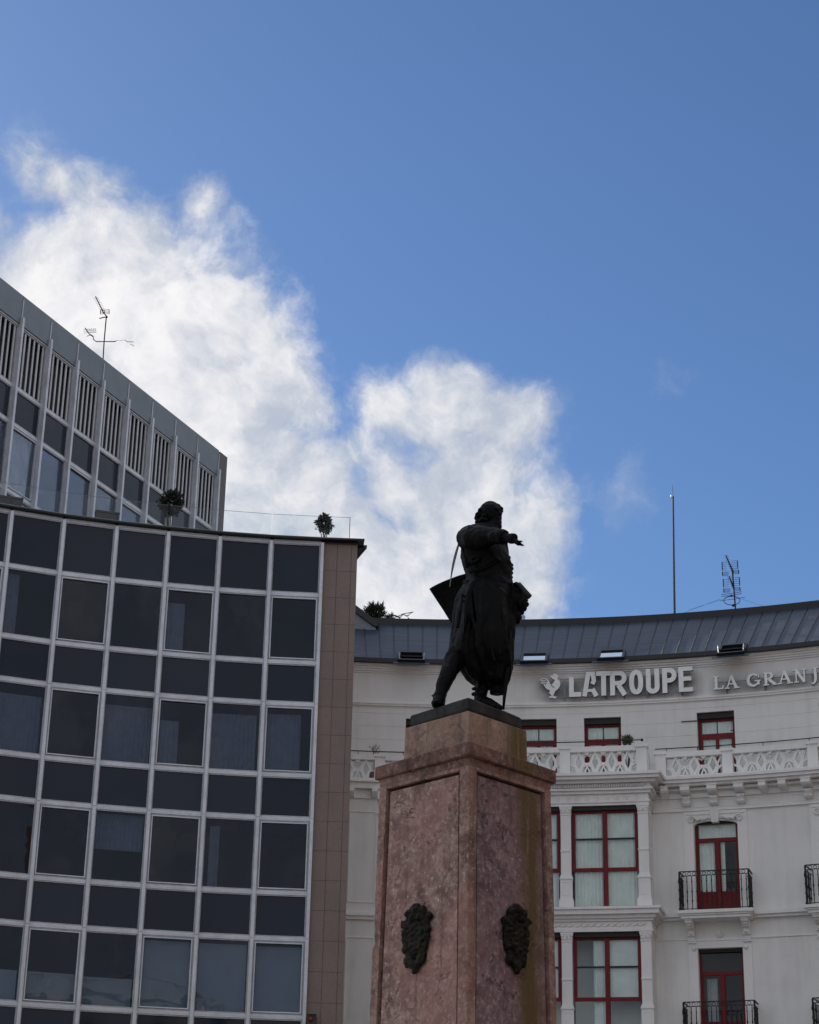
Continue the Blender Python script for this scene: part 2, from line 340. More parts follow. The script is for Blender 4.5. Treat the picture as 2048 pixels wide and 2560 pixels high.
# ------------------------------------------------------------------ mesh helpers
class MB:
    def __init__(s): s.v = []; s.f = []; s.mi = []; s.cur = 0
    def add(s, vs, fs):
        b = len(s.v); s.v += [tuple(p) for p in vs]; s.f += [tuple(i+b for i in f) for f in fs]; s.mi += [s.cur]*len(fs)
        return s
    def box(s, x0, x1, y0, y1, z0, z1):
        return s.add([(x0, y0, z0), (x1, y0, z0), (x1, y1, z0), (x0, y1, z0), (x0, y0, z1), (x1, y0, z1), (x1, y1, z1), (x0, y1, z1)],
                     [(0, 3, 2, 1), (4, 5, 6, 7), (0, 1, 5, 4), (1, 2, 6, 5), (2, 3, 7, 6), (3, 0, 4, 7)])
    def hexa(s, lo, hi):                     # two quads (lower, upper), counter-clockwise from above
        return s.add(list(lo)+list(hi), [(0, 3, 2, 1), (4, 5, 6, 7), (0, 1, 5, 4), (1, 2, 6, 5), (2, 3, 7, 6), (3, 0, 4, 7)])
    def prism(s, poly, y0, y1):              # polygon in x,z extruded along y
        n = len(poly); v = [(p[0], y0, p[1]) for p in poly]+[(p[0], y1, p[1]) for p in poly]
        return s.add(v, [tuple(range(n)), tuple(range(2*n-1, n-1, -1))]+[(i, i+n, (i+1) % n+n, (i+1) % n) for i in range(n)])
    def strip(s, pts, wd, y0, y1, closed=False):   # thick polyline in x,z, mitred, extruded along y
        n = len(pts); P = [Vector((p[0], p[1])) for p in pts]; ws = wd if isinstance(wd, (list, tuple)) else [wd]*n
        a = []; b = []
        for i in range(n):
            if closed: d0 = (P[i]-P[i-1]).normalized(); d1 = (P[(i+1) % n]-P[i]).normalized()
            else:
                d0 = (P[i]-P[i-1]).normalized() if i else (P[1]-P[0]).normalized()
                d1 = (P[i+1]-P[i]).normalized() if i < n-1 else d0
            t = (d0+d1); t = t.normalized() if t.length > 1e-6 else d0
            nn = Vector((-t.y, t.x)); k = ws[i]/2/max(0.5, nn.dot(Vector((-d0.y, d0.x))))
            a.append(P[i]+nn*k); b.append(P[i]-nn*k)
        v = []
        for q in (a, b):
            for p in q: v.append((p.x, y0, p.y))
        for q in (a, b):
            for p in q: v.append((p.x, y1, p.y))
        f = []; m = n if closed else n-1
        for i in range(m):
            j = (i+1) % n
            f += [(i, j, n+j, n+i), (2*n+i, 3*n+i, 3*n+j, 2*n+j), (i, 2*n+i, 2*n+j, j), (n+i, n+j, 3*n+j, 3*n+i)]
        if not closed:
            f += [(0, n, 3*n, 2*n), (n-1, 3*n-1, 4*n-1, 2*n-1)]
        return s.add(v, f)
    def loft(s, rings, cap=True):
        n = len(rings[0]); v = [p for r in rings for p in r]; f = []
        for i in range(len(rings)-1):
            for j in range(n):
                k = (j+1) % n; f.append((i*n+j, i*n+k, (i+1)*n+k, (i+1)*n+j))
        if cap: f += [tuple(range(n-1, -1, -1)), tuple((len(rings)-1)*n+j for j in range(n))]
        return s.add(v, f)
    def tube(s, pts, r, n=8):
        P = [Vector(p) for p in pts]; rs = r if isinstance(r, (list, tuple)) else [r]*len(P); rings = []; up = None
        for i, p in enumerate(P):
            d = (P[min(i+1, len(P)-1)]-P[max(i-1, 0)]).normalized()
            if up is None: up = Vector((0, 0, 1)) if abs(d.z) < 0.9 else Vector((1, 0, 0))
            e1 = d.cross(up).normalized(); e2 = e1.cross(d).normalized(); up = e2
            rings.append([p+(e1*math.cos(2*math.pi*k/n)+e2*math.sin(2*math.pi*k/n))*rs[i] for k in range(n)])
        return s.loft(rings)
    def ell(s, c, rx, ry, rz, n=12, m=8, rot=None):
        c = Vector(c); rings = []
        for i in range(m+1):
            a = -math.pi/2+math.pi*i/m; k = max(0.02, math.cos(a)); ring = []
            for j in range(n):
                t = 2*math.pi*j/n; q = Vector((rx*k*math.cos(t), ry*k*math.sin(t), rz*math.sin(a)))
                if rot is not None: q = rot @ q
                ring.append(c+q)
            rings.append(ring)
        return s.loft(rings)
    def mesh(s, name, smooth=False):
        me = bpy.data.meshes.new(name); me.from_pydata(s.v, [], s.f); me.update()
        if any(s.mi): me.polygons.foreach_set('material_index', s.mi)
        if smooth: me.polygons.foreach_set('use_smooth', [True]*len(me.polygons))
        return me

def fix_normals(me):
    bm = bmesh.new(); bm.from_mesh(me); bmesh.ops.recalc_face_normals(bm, faces=bm.faces); bm.to_mesh(me); bm.free()

def put(name, geo, mat, parent=None, loc=(0, 0, 0), rz=0.0, label=None, cat=None, group=None, kind=None, smooth=False, rot=None, bevel=0.0):
    me = geo
    if isinstance(geo, MB):
        me = geo.mesh(name, smooth); fix_normals(me)
    mats = mat if isinstance(mat, (list, tuple)) else [mat]
    if len(me.materials) == 0:
        for q in mats: me.materials.append(MATS[q])
    o = bpy.data.objects.new(name, me); COL.objects.link(o)
    lc = Vector(loc)
    if parent is not None:
        o.parent = parent
        if parent.type == 'EMPTY' and parent.parent is None: lc = lc-parent.location
    o.location = lc
    if rot is not None: o.rotation_euler = rot
    else: o.rotation_euler = (0, 0, rz)
    if bevel:
        bv = o.modifiers.new('bevel', 'BEVEL'); bv.width = bevel; bv.segments = 1; bv.limit_method = 'ANGLE'
    if label: o['label'] = label
    if cat: o['category'] = cat
    if group: o['group'] = group
    if kind: o['kind'] = kind
    return o
def thing(name, label, cat, loc=(0, 0, 0), group=None):
    o = bpy.data.objects.new(name, None); COL.objects.link(o); o.location = loc; o.empty_display_size = 0.5
    o['label'] = label; o['category'] = cat
    if group: o['group'] = group
    return o
CACHE = {}
def shared(key, fn, mats, smooth=False):
    if key not in CACHE:
        mb = fn(); me = mb.mesh(str(key[0]), smooth); fix_normals(me)
        for q in (mats if isinstance(mats, (list, tuple)) else [mats]): me.materials.append(MATS[q])
        CACHE[key] = me
    return CACHE[key]

def frame_mb(w, h, t, y0, y1, z0=0.0):       # rectangular ring centred on x
    mb = MB(); hw = w/2
    mb.box(-hw, -hw+t, y0, y1, z0, z0+h); mb.box(hw-t, hw, y0, y1, z0, z0+h)
    mb.box(-hw+t, hw-t, y0+0.002, y1, z0, z0+t); mb.box(-hw+t, hw-t, y0+0.002, y1, z0+h-t, z0+h)
    return mb
def curtain_mb(x0, x1, y, z0, z1, amp=0.03, folds=9, seed=0):
    rn = random.Random(seed); n = folds*6; top = []; mb = MB()
    ph = rn.random()*6; v = []
    for i in range(n+1):
        t = i/n; x = x0+(x1-x0)*t
        yy = y+amp*math.sin(t*folds*6.283+ph+math.sin(t*9+ph)*0.8)*(0.6+0.4*math.sin(t*5+ph))
        v += [(x, yy, z0), (x, yy, z1), (x, yy+0.012, z0), (x, yy+0.012, z1)]
    f = []
    for i in range(n):
        a = i*4; b = a+4
        f += [(a, b, b+1, a+1), (a+2, a+3, b+3, b+2), (a+1, b+1, b+3, a+3), (a, a+2, b+2, b)]
    f += [(0, 1, 3, 2), (n*4, n*4+2, n*4+3, n*4+1)]
    return mb.add(v, f)

# ------------------------------------------------------------------ ground
mb = MB(); mb.add([(-1500, -1500, 0), (1500, -1500, 0), (1500, 1500, 0), (-1500, 1500, 0)], [(0, 1, 2, 3)])
put('ground', mb, 'asphalt', kind='structure')
n = 72
mb = MB(); ring = [(0.5+19*math.cos(2*math.pi*i/n), 30+19*math.sin(2*math.pi*i/n)) for i in range(n)]
mb.loft([[(x, y, 0.004) for x, y in ring], [(x, y, 0.13) for x, y in ring]])
put('plaza_paving', mb, 'paving', kind='structure')

# ------------------------------------------------------------------ pedestal
PC = Vector((0.95, 30.0, 0.0))
ped = thing('pedestal', 'tall red marble pedestal with bronze coats of arms carrying the statue', 'pedestal', (0.95, 30.0, 0.13))
def dia(hx, hy, z):                           # square turned 45 degrees: right, back, left, front
    return [(PC.x+hx, PC.y, z), (PC.x, PC.y+hy, z), (PC.x-hx, PC.y, z), (PC.x, PC.y-hy, z)]
def diab(mb, h0, z0, h1, z1, k=1.07):
    return mb.hexa(dia(h0, h0*k, z0), dia(h1, h1*k, z1))
def taper(z): return 1.338+(9.49-z)*0.0185     # half diagonal of the shaft at height z
# steps and plinth (below the picture)
for k, (h, z0, z1) in enumerate([(3.4, 0.13, 0.36), (2.9, 0.362, 0.60), (2.4, 0.602, 0.86)]):
    put('step', diab(MB(), h, z0, h, z1), 'marble_frame', ped, bevel=0.02)
put('plinth', diab(MB(), 1.95, 0.862, 1.75, 2.2), 'marble_frame', ped, bevel=0.02)
# shaft core set back to the panel plane, corner posts and rails proud of it
RC = 0.062      # panel face behind the corner posts
RCORE = 0.15    # core behind the panels: leaves the dark channel round each panel
def shaft_core():
    mb = MB(); rings = []
    for i in range(17):
        z = 2.202+(9.40-2.202)*i/16; h = taper(z)-RCORE*1.4
        rings.append(dia(h, h*1.07, z))
    return mb.loft(rings)
put('shaft', shaft_core(), 'marble_frame', ped)
def face_panel(i, z0, z1, ins=0.245):
    mb = MB(); rings = []; n_ = 24
    for s_ in range(n_+1):
        z = z0+(z1-z0)*s_/n_; h = taper(z); c = [Vector((p[0], p[1])) for p in dia(h, h*1.07, z)]
        a, b = c[i], c[(i+1) % 4]; t_ = (b-a).normalized(); nn_ = Vector((-t_.y, t_.x))
        p0, p1 = a+t_*ins+nn_*0.038, b-t_*ins+nn_*0.038; w_ = nn_*0.085
        ring = []
        for k in range(9):
            q = p0.lerp(p1, k/8); q = q-nn_*0.004*noise.noise(Vector((q.x*3, q.y*3, z*3))); ring.append((q.x, q.y, z))
        ring += [(*(p1+w_), z), (*(p0+w_), z)]
        rings.append(ring)
    return mb.loft(rings)
for i in range(4): put('face_panel', face_panel(i, 2.53, 9.295), 'marble_panel_shade_stain' if i == 3 else 'marble_panel', ped)
CORN = [('right', Vector((1, 0))), ('back', Vector((0, 1))), ('left', Vector((-1, 0))), ('front', Vector((0, -1)))]
def corner_post(i, z0, z1, wd=0.185, segs=22, seed=0):
    rn = random.Random(seed); mb = MB(); rings = []
    for s_ in range(segs+1):
        z = z0+(z1-z0)*s_/segs; h = taper(z)
        c = [Vector((q[0], q[1])) for q in dia(h, h*1.07, z)]; p = c[i]
        a = (c[(i+1) % 4]-p).normalized(); b = (c[(i-1) % 4]-p).normalized()
        j = 0.007*rn.random() if rn.random() < 0.5 else 0.0
        if i == 2 and abs(z-7.3) < 0.3: j += 0.014*rn.random()+0.004
        p0 = p+(a+b)*(j+0.012)
        pts = [p0+a*0.012, p+a*wd, p+a*wd+b*0.11, p+a*0.11+b*0.11, p+b*wd+a*0.11, p+b*wd, p0+b*0.012]
        rings.append([(q.x, q.y, z) for q in pts])
    return mb.loft(rings)
joints = [2.203, 4.72, 7.0, 9.40]
for i in range(4):
    cuts = [2.203, 4.9, 7.12, 9.40] if i == 2 else ([2.203, 5.6, 9.40] if i == 0 else [2.203, 4.3, 9.40])
    for k in range(len(cuts)-1):
        put('corner_post', corner_post(i, cuts[k]+(0.004 if k else 0), cuts[k+1], seed=i*7+k), 'marble_frame', ped)
def rail(i, z0, z1, ins=0.19, d=0.0):
    mb = MB(); lo = []; hi = []
    for z, q in ((z0, lo), (z1, hi)):
        h = taper(z); c = [Vector((p[0], p[1])) for p in dia(h, h*1.07, z)]
        a, b = c[i], c[(i+1) % 4]; t = (b-a).normalized(); nn = Vector((-t.y, t.x))
        p0 = a+t*(ins)+nn*d; p1 = b-t*(ins)+nn*d; w_ = nn*0.10
        q += [(*p0, z), (*p1, z), (*(p1+w_), z), (*(p0+w_), z)]
    return mb.hexa(lo, hi)
for i in range(4):
    put('panel_rail', rail(i, 9.345, 9.398), 'marble_frame', ped)
    put('panel_rail', rail(i, 2.204, 2.5), 'marble_frame', ped)
put('neck_mould', diab(MB(), 1.30, 9.402, 1.335, 9.515), 'marble_frame', ped)
# cap of several blocks: joint on each face
def cap_blocks():
    hx, z0, z1 = 1.405, 9.517, 9.72; hy = hx*1.14; c = [Vector((PC.x+hx, PC.y)), Vector((PC.x, PC.y+hy)), Vector((PC.x-hx, PC.y)), Vector((PC.x, PC.y-hy))]
    ins = 0.55; out = []
    for i in range(4):
        p, nx, pv = c[i], c[(i+1) % 4], c[(i-1) % 4]; cen = Vector((PC.x, PC.y))
        e = 0.004
        fa = 0.64 if i == 3 else (0.36 if i == 2 else 0.5); fb = 0.36 if i == 3 else (0.64 if i == 1 else 0.5)
        fb = {3: 0.5, 2: 0.5, 1: 0.5, 0: 0.5}[i]
        A = {0: 0.5, 1: 0.5, 2: 0.36, 3: 0.5}[i]; B = {0: 0.5, 1: 0.5, 2: 0.5, 3: 0.64}[i]
        qa = p.lerp(nx, A)-(nx-p).normalized()*e; qb = p.lerp(pv, B)-(pv-p).normalized()*e
        out.append((p, qa, cen.lerp(qa, 0.3), cen.lerp(qb, 0.3), qb, z0, z1))
    return out
for (p, qa, ia, ib, qb, z0, z1) in cap_blocks():
    mb = MB(); pl = [p, qa, ia, ib, qb]
    mb.loft([[(q.x, q.y, z0) for q in pl], [(q.x, q.y, z1) for q in pl]])
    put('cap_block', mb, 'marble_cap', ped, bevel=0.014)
put('upper_die', diab(MB(), 0.965, 9.722, 0.95, 10.355), 'marble_die', ped, bevel=0.014)
# coats of arms: one bronze cartouche on the middle of each of the two faces in view
def voxel(mb, size, smooth_it=4, name='tmp'):
    me = mb.mesh(name); fix_normals(me)
    o = bpy.data.objects.new(name, me); COL.objects.link(o)
    r = o.modifiers.new('r', 'REMESH'); r.mode = 'VOXEL'; r.voxel_size = size; r.use_smooth_shade = True
    if smooth_it:
        s_ = o.modifiers.new('s', 'SMOOTH'); s_.factor = 0.5; s_.iterations = smooth_it
    dg = bpy.context.evaluated_depsgraph_get(); dg.update()
    me2 = bpy.data.meshes.new_from_object(o.evaluated_get(dg), depsgraph=dg); me2.materials.clear()
    bpy.data.objects.remove(o); bpy.data.meshes.remove(me)
    return me2
def cartouche():
    mb = MB(); rn = random.Random(3)
    mb.ell((0, -0.02, 0.0), 0.17, 0.09, 0.34, 16, 10)
    for t in range(20):
        a = 2*math.pi*t/20; rx = 0.205+0.02*math.sin(3*a); x = rx*math.cos(a); z = 0.41*math.sin(a)-0.02
        if math.sin(a) < -0.3: x *= 1-0.45*(-math.sin(a)-0.3)
        r = 0.055+0.02*rn.random()
        mb.ell((x, -0.06-0.02*rn.random(), z), r, r*1.1, r*1.25, 8, 6)
    mb.ell((-0.24, -0.06, 0.25), 0.06, 0.07, 0.065, 8, 6); mb.ell((0.24, -0.06, 0.31), 0.06, 0.07, 0.065, 8, 6)
    for x, z, r in ((-0.12, 0.40, 0.085), (0.0, 0.45, 0.10), (0.12, 0.41, 0.085), (-0.06, 0.35, 0.08), (0.07, 0.35, 0.08)):
        mb.ell((x, -0.09, z), r, r, r, 10, 6)
    mb.ell((-0.14, -0.08, -0.36), 0.08, 0.08, 0.09, 8, 6); mb.ell((0.12, -0.08, -0.35), 0.08, 0.08, 0.09, 8, 6)
    mb.ell((0, -0.08, -0.46), 0.075, 0.07, 0.11, 8, 6)
    mb.prism([(-.13, .22), (0, .25), (.13, .22), (.13, -.04), (.09, -.18), (0, -.27), (-.09, -.18), (-.13, -.04)], -.125, -.02)
    mb.box(-.012, .012, -.137, -.1, -.22, .2); mb.box(-.11, .11, -.137, -.1, .03, .055)
    mb.box(-0.25, 0.25, 0.02, 0.05, -0.02, 0.02)
    return voxel(mb, 0.014, 1, 'coat_of_arms')
cart = cartouche()
co = np.empty(len(cart.vertices)*3); cart.vertices.foreach_get('co', co); co = co.reshape(-1, 3)
for i in range(len(co)): co[i] = co[i]*np.array((1.12, 0.6, 0.92))+np.array(noise.noise_vector(Vector(co[i])*18))*0.02
cart.vertices.foreach_set('co', co.ravel()); cart.update()
for p_, side in (((1045, 2346), -1), ((1286, 2347), 1)):
    d = ray(*p_)
    # meet the panel plane of that face
    h = taper(7.0)-0.038*1.4; a = Vector((PC.x, PC.y-h*1.07)); b = Vector((PC.x+side*h, PC.y)); t = b-a; nn = Vector((-t.y, t.x))
    k = nn.dot(a)/(nn.x*d[0]+nn.y*d[1]); pt = Vector(CAMP+d*k)
    rz = math.atan2(t.y, t.x) if side > 0 else math.atan2(-t.y, -t.x)
    put('coat_of_arms', cart, 'bronze_olive', ped, pt, rz, smooth=True)

# ------------------------------------------------------------------ statue
st = thing('bronze_statue', 'dark bronze statue of a cloaked man with arm outstretched and scroll in hand', 'statue', (0.95, 30.0, 10.355))
def SP(zx, zy, dy=0.0):                        # reading of the enlarged photograph -> plane at a depth
    return at_y(1000+zx*0.2784, 1220+zy*0.2784, 30.0+dy)
MZ = 0.00177
slab = MB(); rn = random.Random(5); rings = []
for z, e in ((10.357, 0.02), (10.40, 0.0), (10.545, 0.0), (10.572, 0.03)):
    q = [Vector(p) for p in dia(0.865-e, (0.865-e)*1.16, z)]; ring = []
    for i in range(4):
        a, b = q[i], q[(i+1) % 4]
        for k in range(10):
            p = a.lerp(b, k/10); j = 0.018*noise.noise(p*2.2)+0.006*noise.noise(p*9); ring.append((p.x+(p.x-PC.x)*j, p.y+(p.y-PC.y)*j, z+(0.012*noise.noise(p*3) if z > 10.5 else 0)))
    rings.append(ring)
put('bronze_slab', slab.loft(rings), 'bronze_slab', st)

def rowloft(mb, rows, n=28, folds=0, famp=0.0, ph=0.0, fstart=None):
    """rows: (zy, xl, xr, dy, half depth). silhouette follows the photograph, depth is the body's own"""
    rings = []
    for i, (zy, xl, xr, dy, hd) in enumerate(rows):
        a = SP(xl, zy, dy); b = SP(xr, zy, dy); c = (a+b)/2; ax = (b.x-a.x)/2; ring = []
        for k in range(n):
            t = 2*math.pi*k/n; q = 1.0
            if folds and (fstart is None or zy > fstart):
                g_ = 1.0 if fstart is None else min(1.0, (zy-fstart)/250.0)
                q += famp*g_*math.sin(folds*t+ph+zy*0.0022)+0.5*famp*g_*math.sin(folds*1.7*t+1.3)
                if abs(math.cos(t)) > 0.9: q = 1+(q-1)*0.25
            ring.append((c.x+ax*math.cos(t)*q, c.y+hd*math.sin(t)*q, c.z+(a.z-c.z)*(-math.cos(t)) if False else c.z))
        rings.append(ring)
    return mb.loft(rings)
def interp(rows, step=25):
    out = []
    for i in range(len(rows)-1):
        a, b = rows[i], rows[i+1]; k = max(1, int(abs(b[0]-a[0])/step))
        for j in range(k):
            t = j/k; out.append(tuple(a[q]+(b[q]-a[q])*t for q in range(5)))
    out.append(rows[-1]); return out

body = MB()
torso = [(325, 735, 885, 0, .13), (345, 668, 905, 0, .22), (380, 605, 915, 0, .30), (430, 560, 922, 0, .36), (500, 548, 928, 0, .39), (560, 545, 962, 0, .40), (620, 546, 985, 0, .40),
         (690, 560, 1008, 0, .39), (750, 580, 1008, 0, .37), (800, 592, 1004, 0, .36), (840, 585, 1002, 0, .36), (870, 572, 1003, 0, .38), (930, 530, 1003, 0, .42), (1020, 497, 1010, 0, .46), (1100, 484, 1020, 0, .48),
         (1200, 473, 1034, 0, .50), (1300, 466, 1030, 0, .50), (1380, 448, 1018, 0, .49), (1450, 437, 1020, 0, .47), (1520, 445, 1022, 0, .45), (1585, 500, 1014, 0, .42), (1640, 548, 1006, 0, .38), (1700, 585, 994, 0, .33), (1735, 640, 985, 0, .30), (1760, 668, 972, 0, .26), (1788, 684, 955, 0, .18)]
rowloft(body, interp(torso), 60, 9, 0.085, 0.4, 860)
# rear leg with boot
leg = [(1380, 470, 640, -.05, .17), (1450, 437, 612, -.10, .17), (1540, 398, 592, -.15, .165), (1640, 359, 541, -.22, .155), (1720, 338, 494, -.27, .135), (1790, 322, 450, -.30, .115), (1838, 312, 424, -.32, .10), (1852, 302, 424, -.32, .11), (1880, 298, 413, -.33, .11), (1915, 290, 408, -.34, .14), (1945, 284, 405, -.35, .16), (1965, 282, 400, -.35, .16)]
rowloft(body, interp(leg), 20)
foot = SP(335, 1945, -.35); body.ell(foot+Vector((-0.02, -0.06, 0.0)), 0.075, 0.13, 0.05, 12, 8)
body.tube([SP(330, 1850, -.3), SP(300, 1866, -.3), SP(276, 1868, -.3)], [0.03, 0.022, 0.012], 8)
# standing leg, two straps, shoe
leg2 = [(1660, 650, 850, 0.0, .18), (1740, 668, 812, 0.0, .15), (1790, 680, 802, 0.0, .13), (1850, 676, 786, 0.0, .11), (1890, 672, 776, -0.02, .11), (1930, 670, 790, -0.05, .13)]
rowloft(body, interp(leg2), 20)
for zy in (1802, 1850): body.tube([SP(690, zy, 0), SP(664, zy, -.02), SP(650, zy+4, -.03)], [0.03, 0.026, 0.022], 8)
body.tube([SP(720, 1905, -.05), SP(800, 1935, -.2), SP(870, 1962, -.32), SP(915, 1978, -.38)], [0.10, 0.085, 0.06, 0.035], 10)
# near arm held out: puffed shoulder, sleeve, forearm, cuff
body.tube([SP(600, 455, -.12), SP(680, 445, -.35), SP(770, 440, -.55), SP(850, 432, -.72), SP(915, 440, -.84), SP(940, 448, -.88)], [.20, .225, .175, .13, .125, .118], 16)
body.ell(SP(632, 425, -.15), 0.145, 0.18, 0.165, 14, 10)
body.tube([SP(920, 445, -.85), SP(970, 450, -.93), SP(1005, 455, -1.0)], [.078, .072, .068], 12)
body.tube([SP(992, 455, -.98), SP(1030, 458, -1.03), SP(1036, 458, -1.04)], [.082, .084, .06], 12)
# hand: palm, four fingers, thumb
pw = SP(1030, 476, -1.04); pk = SP(1062, 496, -1.08)
body.tube([pw, pw.lerp(pk, .5), pk], [.040, .046, .040], 10)
for (x0, y0, x1, y1, x2, y2, dy) in ((1052, 484, 1078, 480, 1106, 478, -1.15), (1060, 496, 1088, 503, 1114, 514, -1.12), (1060, 502, 1090, 510, 1118, 522, -1.07), (1058, 507, 1084, 516, 1108, 528, -1.02), (1040, 500, 1056, 514, 1074, 522, -0.96)):
    body.tube([SP(x0, y0, dy+.02), SP(x1, y1, dy), SP(x2, y2, dy)], [.019, .016, .010], 8)
# neck and head, turned to the right and a little to the viewer
body.tube([SP(800, 375, -.05), SP(815, 320, -.08)], [.15, .13], 14)
headrows = [(138, 775, 850, -.08, .07), (155, 745, 885, -.08, .13), (185, 722, 910, -.08, .18), (215, 715, 922, -.08, .20), (240, 720, 913, -.08, .20), (262, 730, 916, -.08, .195), (290, 750, 912, -.08, .185), (315, 765, 914, -.08, .17), (338, 785, 912, -.09, .15), (362, 800, 905, -.1, .12)]
rowloft(body, interp(headrows, 10), 24)
fd = Vector((0.72, -0.69, 0)).normalized()
hc = SP(820, 255, -.08)
def onface(u, v, out): return hc+fd*out+Vector((fd.y*-1, fd.x, 0))*u+Vector((0, 0, v))
body.tube([onface(0, .06, .17), onface(0, -.01, .215), onface(0, -.03, .205)], [.016, .026, .03], 8)      # nose
body.ell(onface(-.065, .065, .165), .05, .03, .022, 10, 6, Matrix.Rotation(math.atan2(fd.y, fd.x)+math.pi/2, 3, 'Z'))   # brows
body.ell(onface(.065, .065, .165), .05, .03, .022, 10, 6, Matrix.Rotation(math.atan2(fd.y, fd.x)+math.pi/2, 3, 'Z'))
body.ell(onface(0, -.085, .165), .05, .03, .014, 10, 6, Matrix.Rotation(math.atan2(fd.y, fd.x)+math.pi/2, 3, 'Z'))       # mouth
body.ell(onface(0, -.145, .14), .05, .045, .035, 10, 6)
body.ell(onface(-.13, 0, .02), .02, .03, .05, 8, 6)
# far arm: sleeve and cuff around the scroll hand
body.tube([SP(880, 470, .28), SP(900, 700, .34), SP(945, 880, .25), SP(1020, 960, .05)], [.16, .15, .13, .12], 12)
for (zx, zy, rx, rz, dy) in ((1010, 930, .12, .14, .1), (1045, 1000, .15, .17, .05), (1075, 1045, .12, .12, .02), (1020, 1090, .13, .16, .08), (1040, 1160, .085, .14, .1)):
    body.ell(SP(zx, zy, dy), rx, .16, rz, 14, 10)
for (zx, zy, r) in ((1140, 1045, .028), (1120, 1085, .03), (1098, 1120, .03), (1075, 1165, .03), (1060, 1205, .028)):
    body.ell(SP(zx, zy, .05), r, .06, r, 8, 6)
body.ell(SP(1050, 872, 0.0), .06, .07, .05, 10, 6)
for k in range(4): body.tube([SP(1042+k*10, 865+k*14, -.07), SP(1058+k*10, 874+k*14, -.13), SP(1075+k*10, 886+k*14, -.11)], [.018, .018, .014], 8)
# buttons on the doublet
for zx, zy in ((966, 572), (986, 625), (1008, 692), (1010, 725), (1010, 765), (1008, 800), (1003, 838)): body.ell(SP(zx, zy, -.02), .022, .03, .026, 8, 6)
# creases across chest and belt
for (a, b, c_, r) in (((590, 700), (680, 660), (790, 560), .030), ((620, 760), (760, 720), (900, 640), .028), ((640, 640), (740, 590), (850, 540), .025), ((560, 540), (590, 640), (600, 720), .03)):
    body.tube([SP(*a, -.30), SP(*b, -.38), SP(*c_, -.36)], r, 8)
body.tube([SP(578, 842, -.15), SP(640, 862, -.30), SP(760, 880, -.38), SP(880, 872, -.34), SP(998, 850, -.12)], .035, 8)
for zx, zy in ((600, 838), (612, 860), (596, 872)): body.ell(SP(zx, zy, -.22), .03, .04, .03, 8, 6)
# deep hanging folds of the coat, collar and sleeve creases
for (x0, y0, x1, y1, x2, y2, r) in ((640, 900, 650, 1150, 700, 1420, .035), (720, 920, 770, 1200, 850, 1560, .04), (800, 900, 850, 1150, 905, 1500, .035), (900, 900, 930, 1150, 950, 1400, .04), (560, 950, 540, 1100, 520, 1260, .035), (600, 960, 590, 1180, 560, 1380, .03)):
    body.tube([SP(x0, y0, -.36), SP(x1, y1, -.47), SP(x2, y2, -.46)], [r*.6, r, r*.8], 8)
for k in range(9):
    a_ = math.pi*(.05+.9*k/8); body.ell(SP(812, 352, -.08)+Vector((.15*math.cos(a_), -.15*math.sin(a_), 0)), .045, .045, .05, 8, 6)
me = voxel(body, 0.0125, 3, 'body')
co = np.empty(len(me.vertices)*3); me.vertices.foreach_get('co', co); co = co.reshape(-1, 3)
no = np.empty(len(me.vertices)*3); me.vertices.foreach_get('normal', no); no = no.reshape(-1, 3)
for i in range(len(co)):
    p = Vector(co[i]); zrel = p.z-10.6
    d = 0.006*noise.noise(p*16)+0.010*noise.noise(p*6)
    if 0.5 < zrel < 2.1: d += 0.020*noise.noise(Vector((p.x*9, p.y*9, p.z*1.6)))
    elif zrel < 3.1: d += 0.010*noise.noise(Vector((p.x*7+p.z*4, p.y*7, p.z*5)))
    co[i] += no[i]*d
me.vertices.foreach_set('co', co.ravel()); me.update()
me.polygons.foreach_set('use_smooth', [True]*len(me.polygons))
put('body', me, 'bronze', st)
# hair: long bob with grooved strands
hair = MB(); rows = [(130, 785, 838, -.05, .05), (140, 760, 862, -.04, .12), (160, 735, 893, -.03, .17), (190, 715, 908, -.02, .20), (220, 702, 890, .0, .215), (250, 686, 840, .02, .215), (280, 680, 800, .03, .205), (305, 683, 785, .03, .19), (325, 690, 775, .03, .17), (338, 705, 765, .03, .12)]
rings = []
for (zy, xl, xr, dy, hd) in interp(rows, 8):
    a = SP(xl, zy, dy); b = SP(xr, zy, dy); c = (a+b)/2; ax = (b.x-a.x)/2
    rings.append([(c.x+ax*math.cos(t)*(1+.035*math.sin(14*t+zy*.02)), c.y+hd*math.sin(t)*(1+.045*math.sin(14*t+zy*.02)), c.z) for t in [2*math.pi*k/56 for k in range(56)]])
hair.loft(rings)
for k, (zx, zy, dy) in enumerate(((698, 305, -.12), (712, 330, -.10), (742, 338, -.14), (692, 270, -.1), (772, 328, -.16), (905, 190, -.14), (880, 165, -.15), (700, 240, -.12), (725, 200, -.14), (760, 165, -.15), (800, 148, -.14), (735, 290, -.2), (760, 250, -.21), (775, 290, -.2))):
    hair.ell(SP(zx, zy, dy), .05, .06, .045, 10, 6)
put('hair', voxel(hair, 0.014, 1, 'hair'), 'bronze', st, smooth=True)
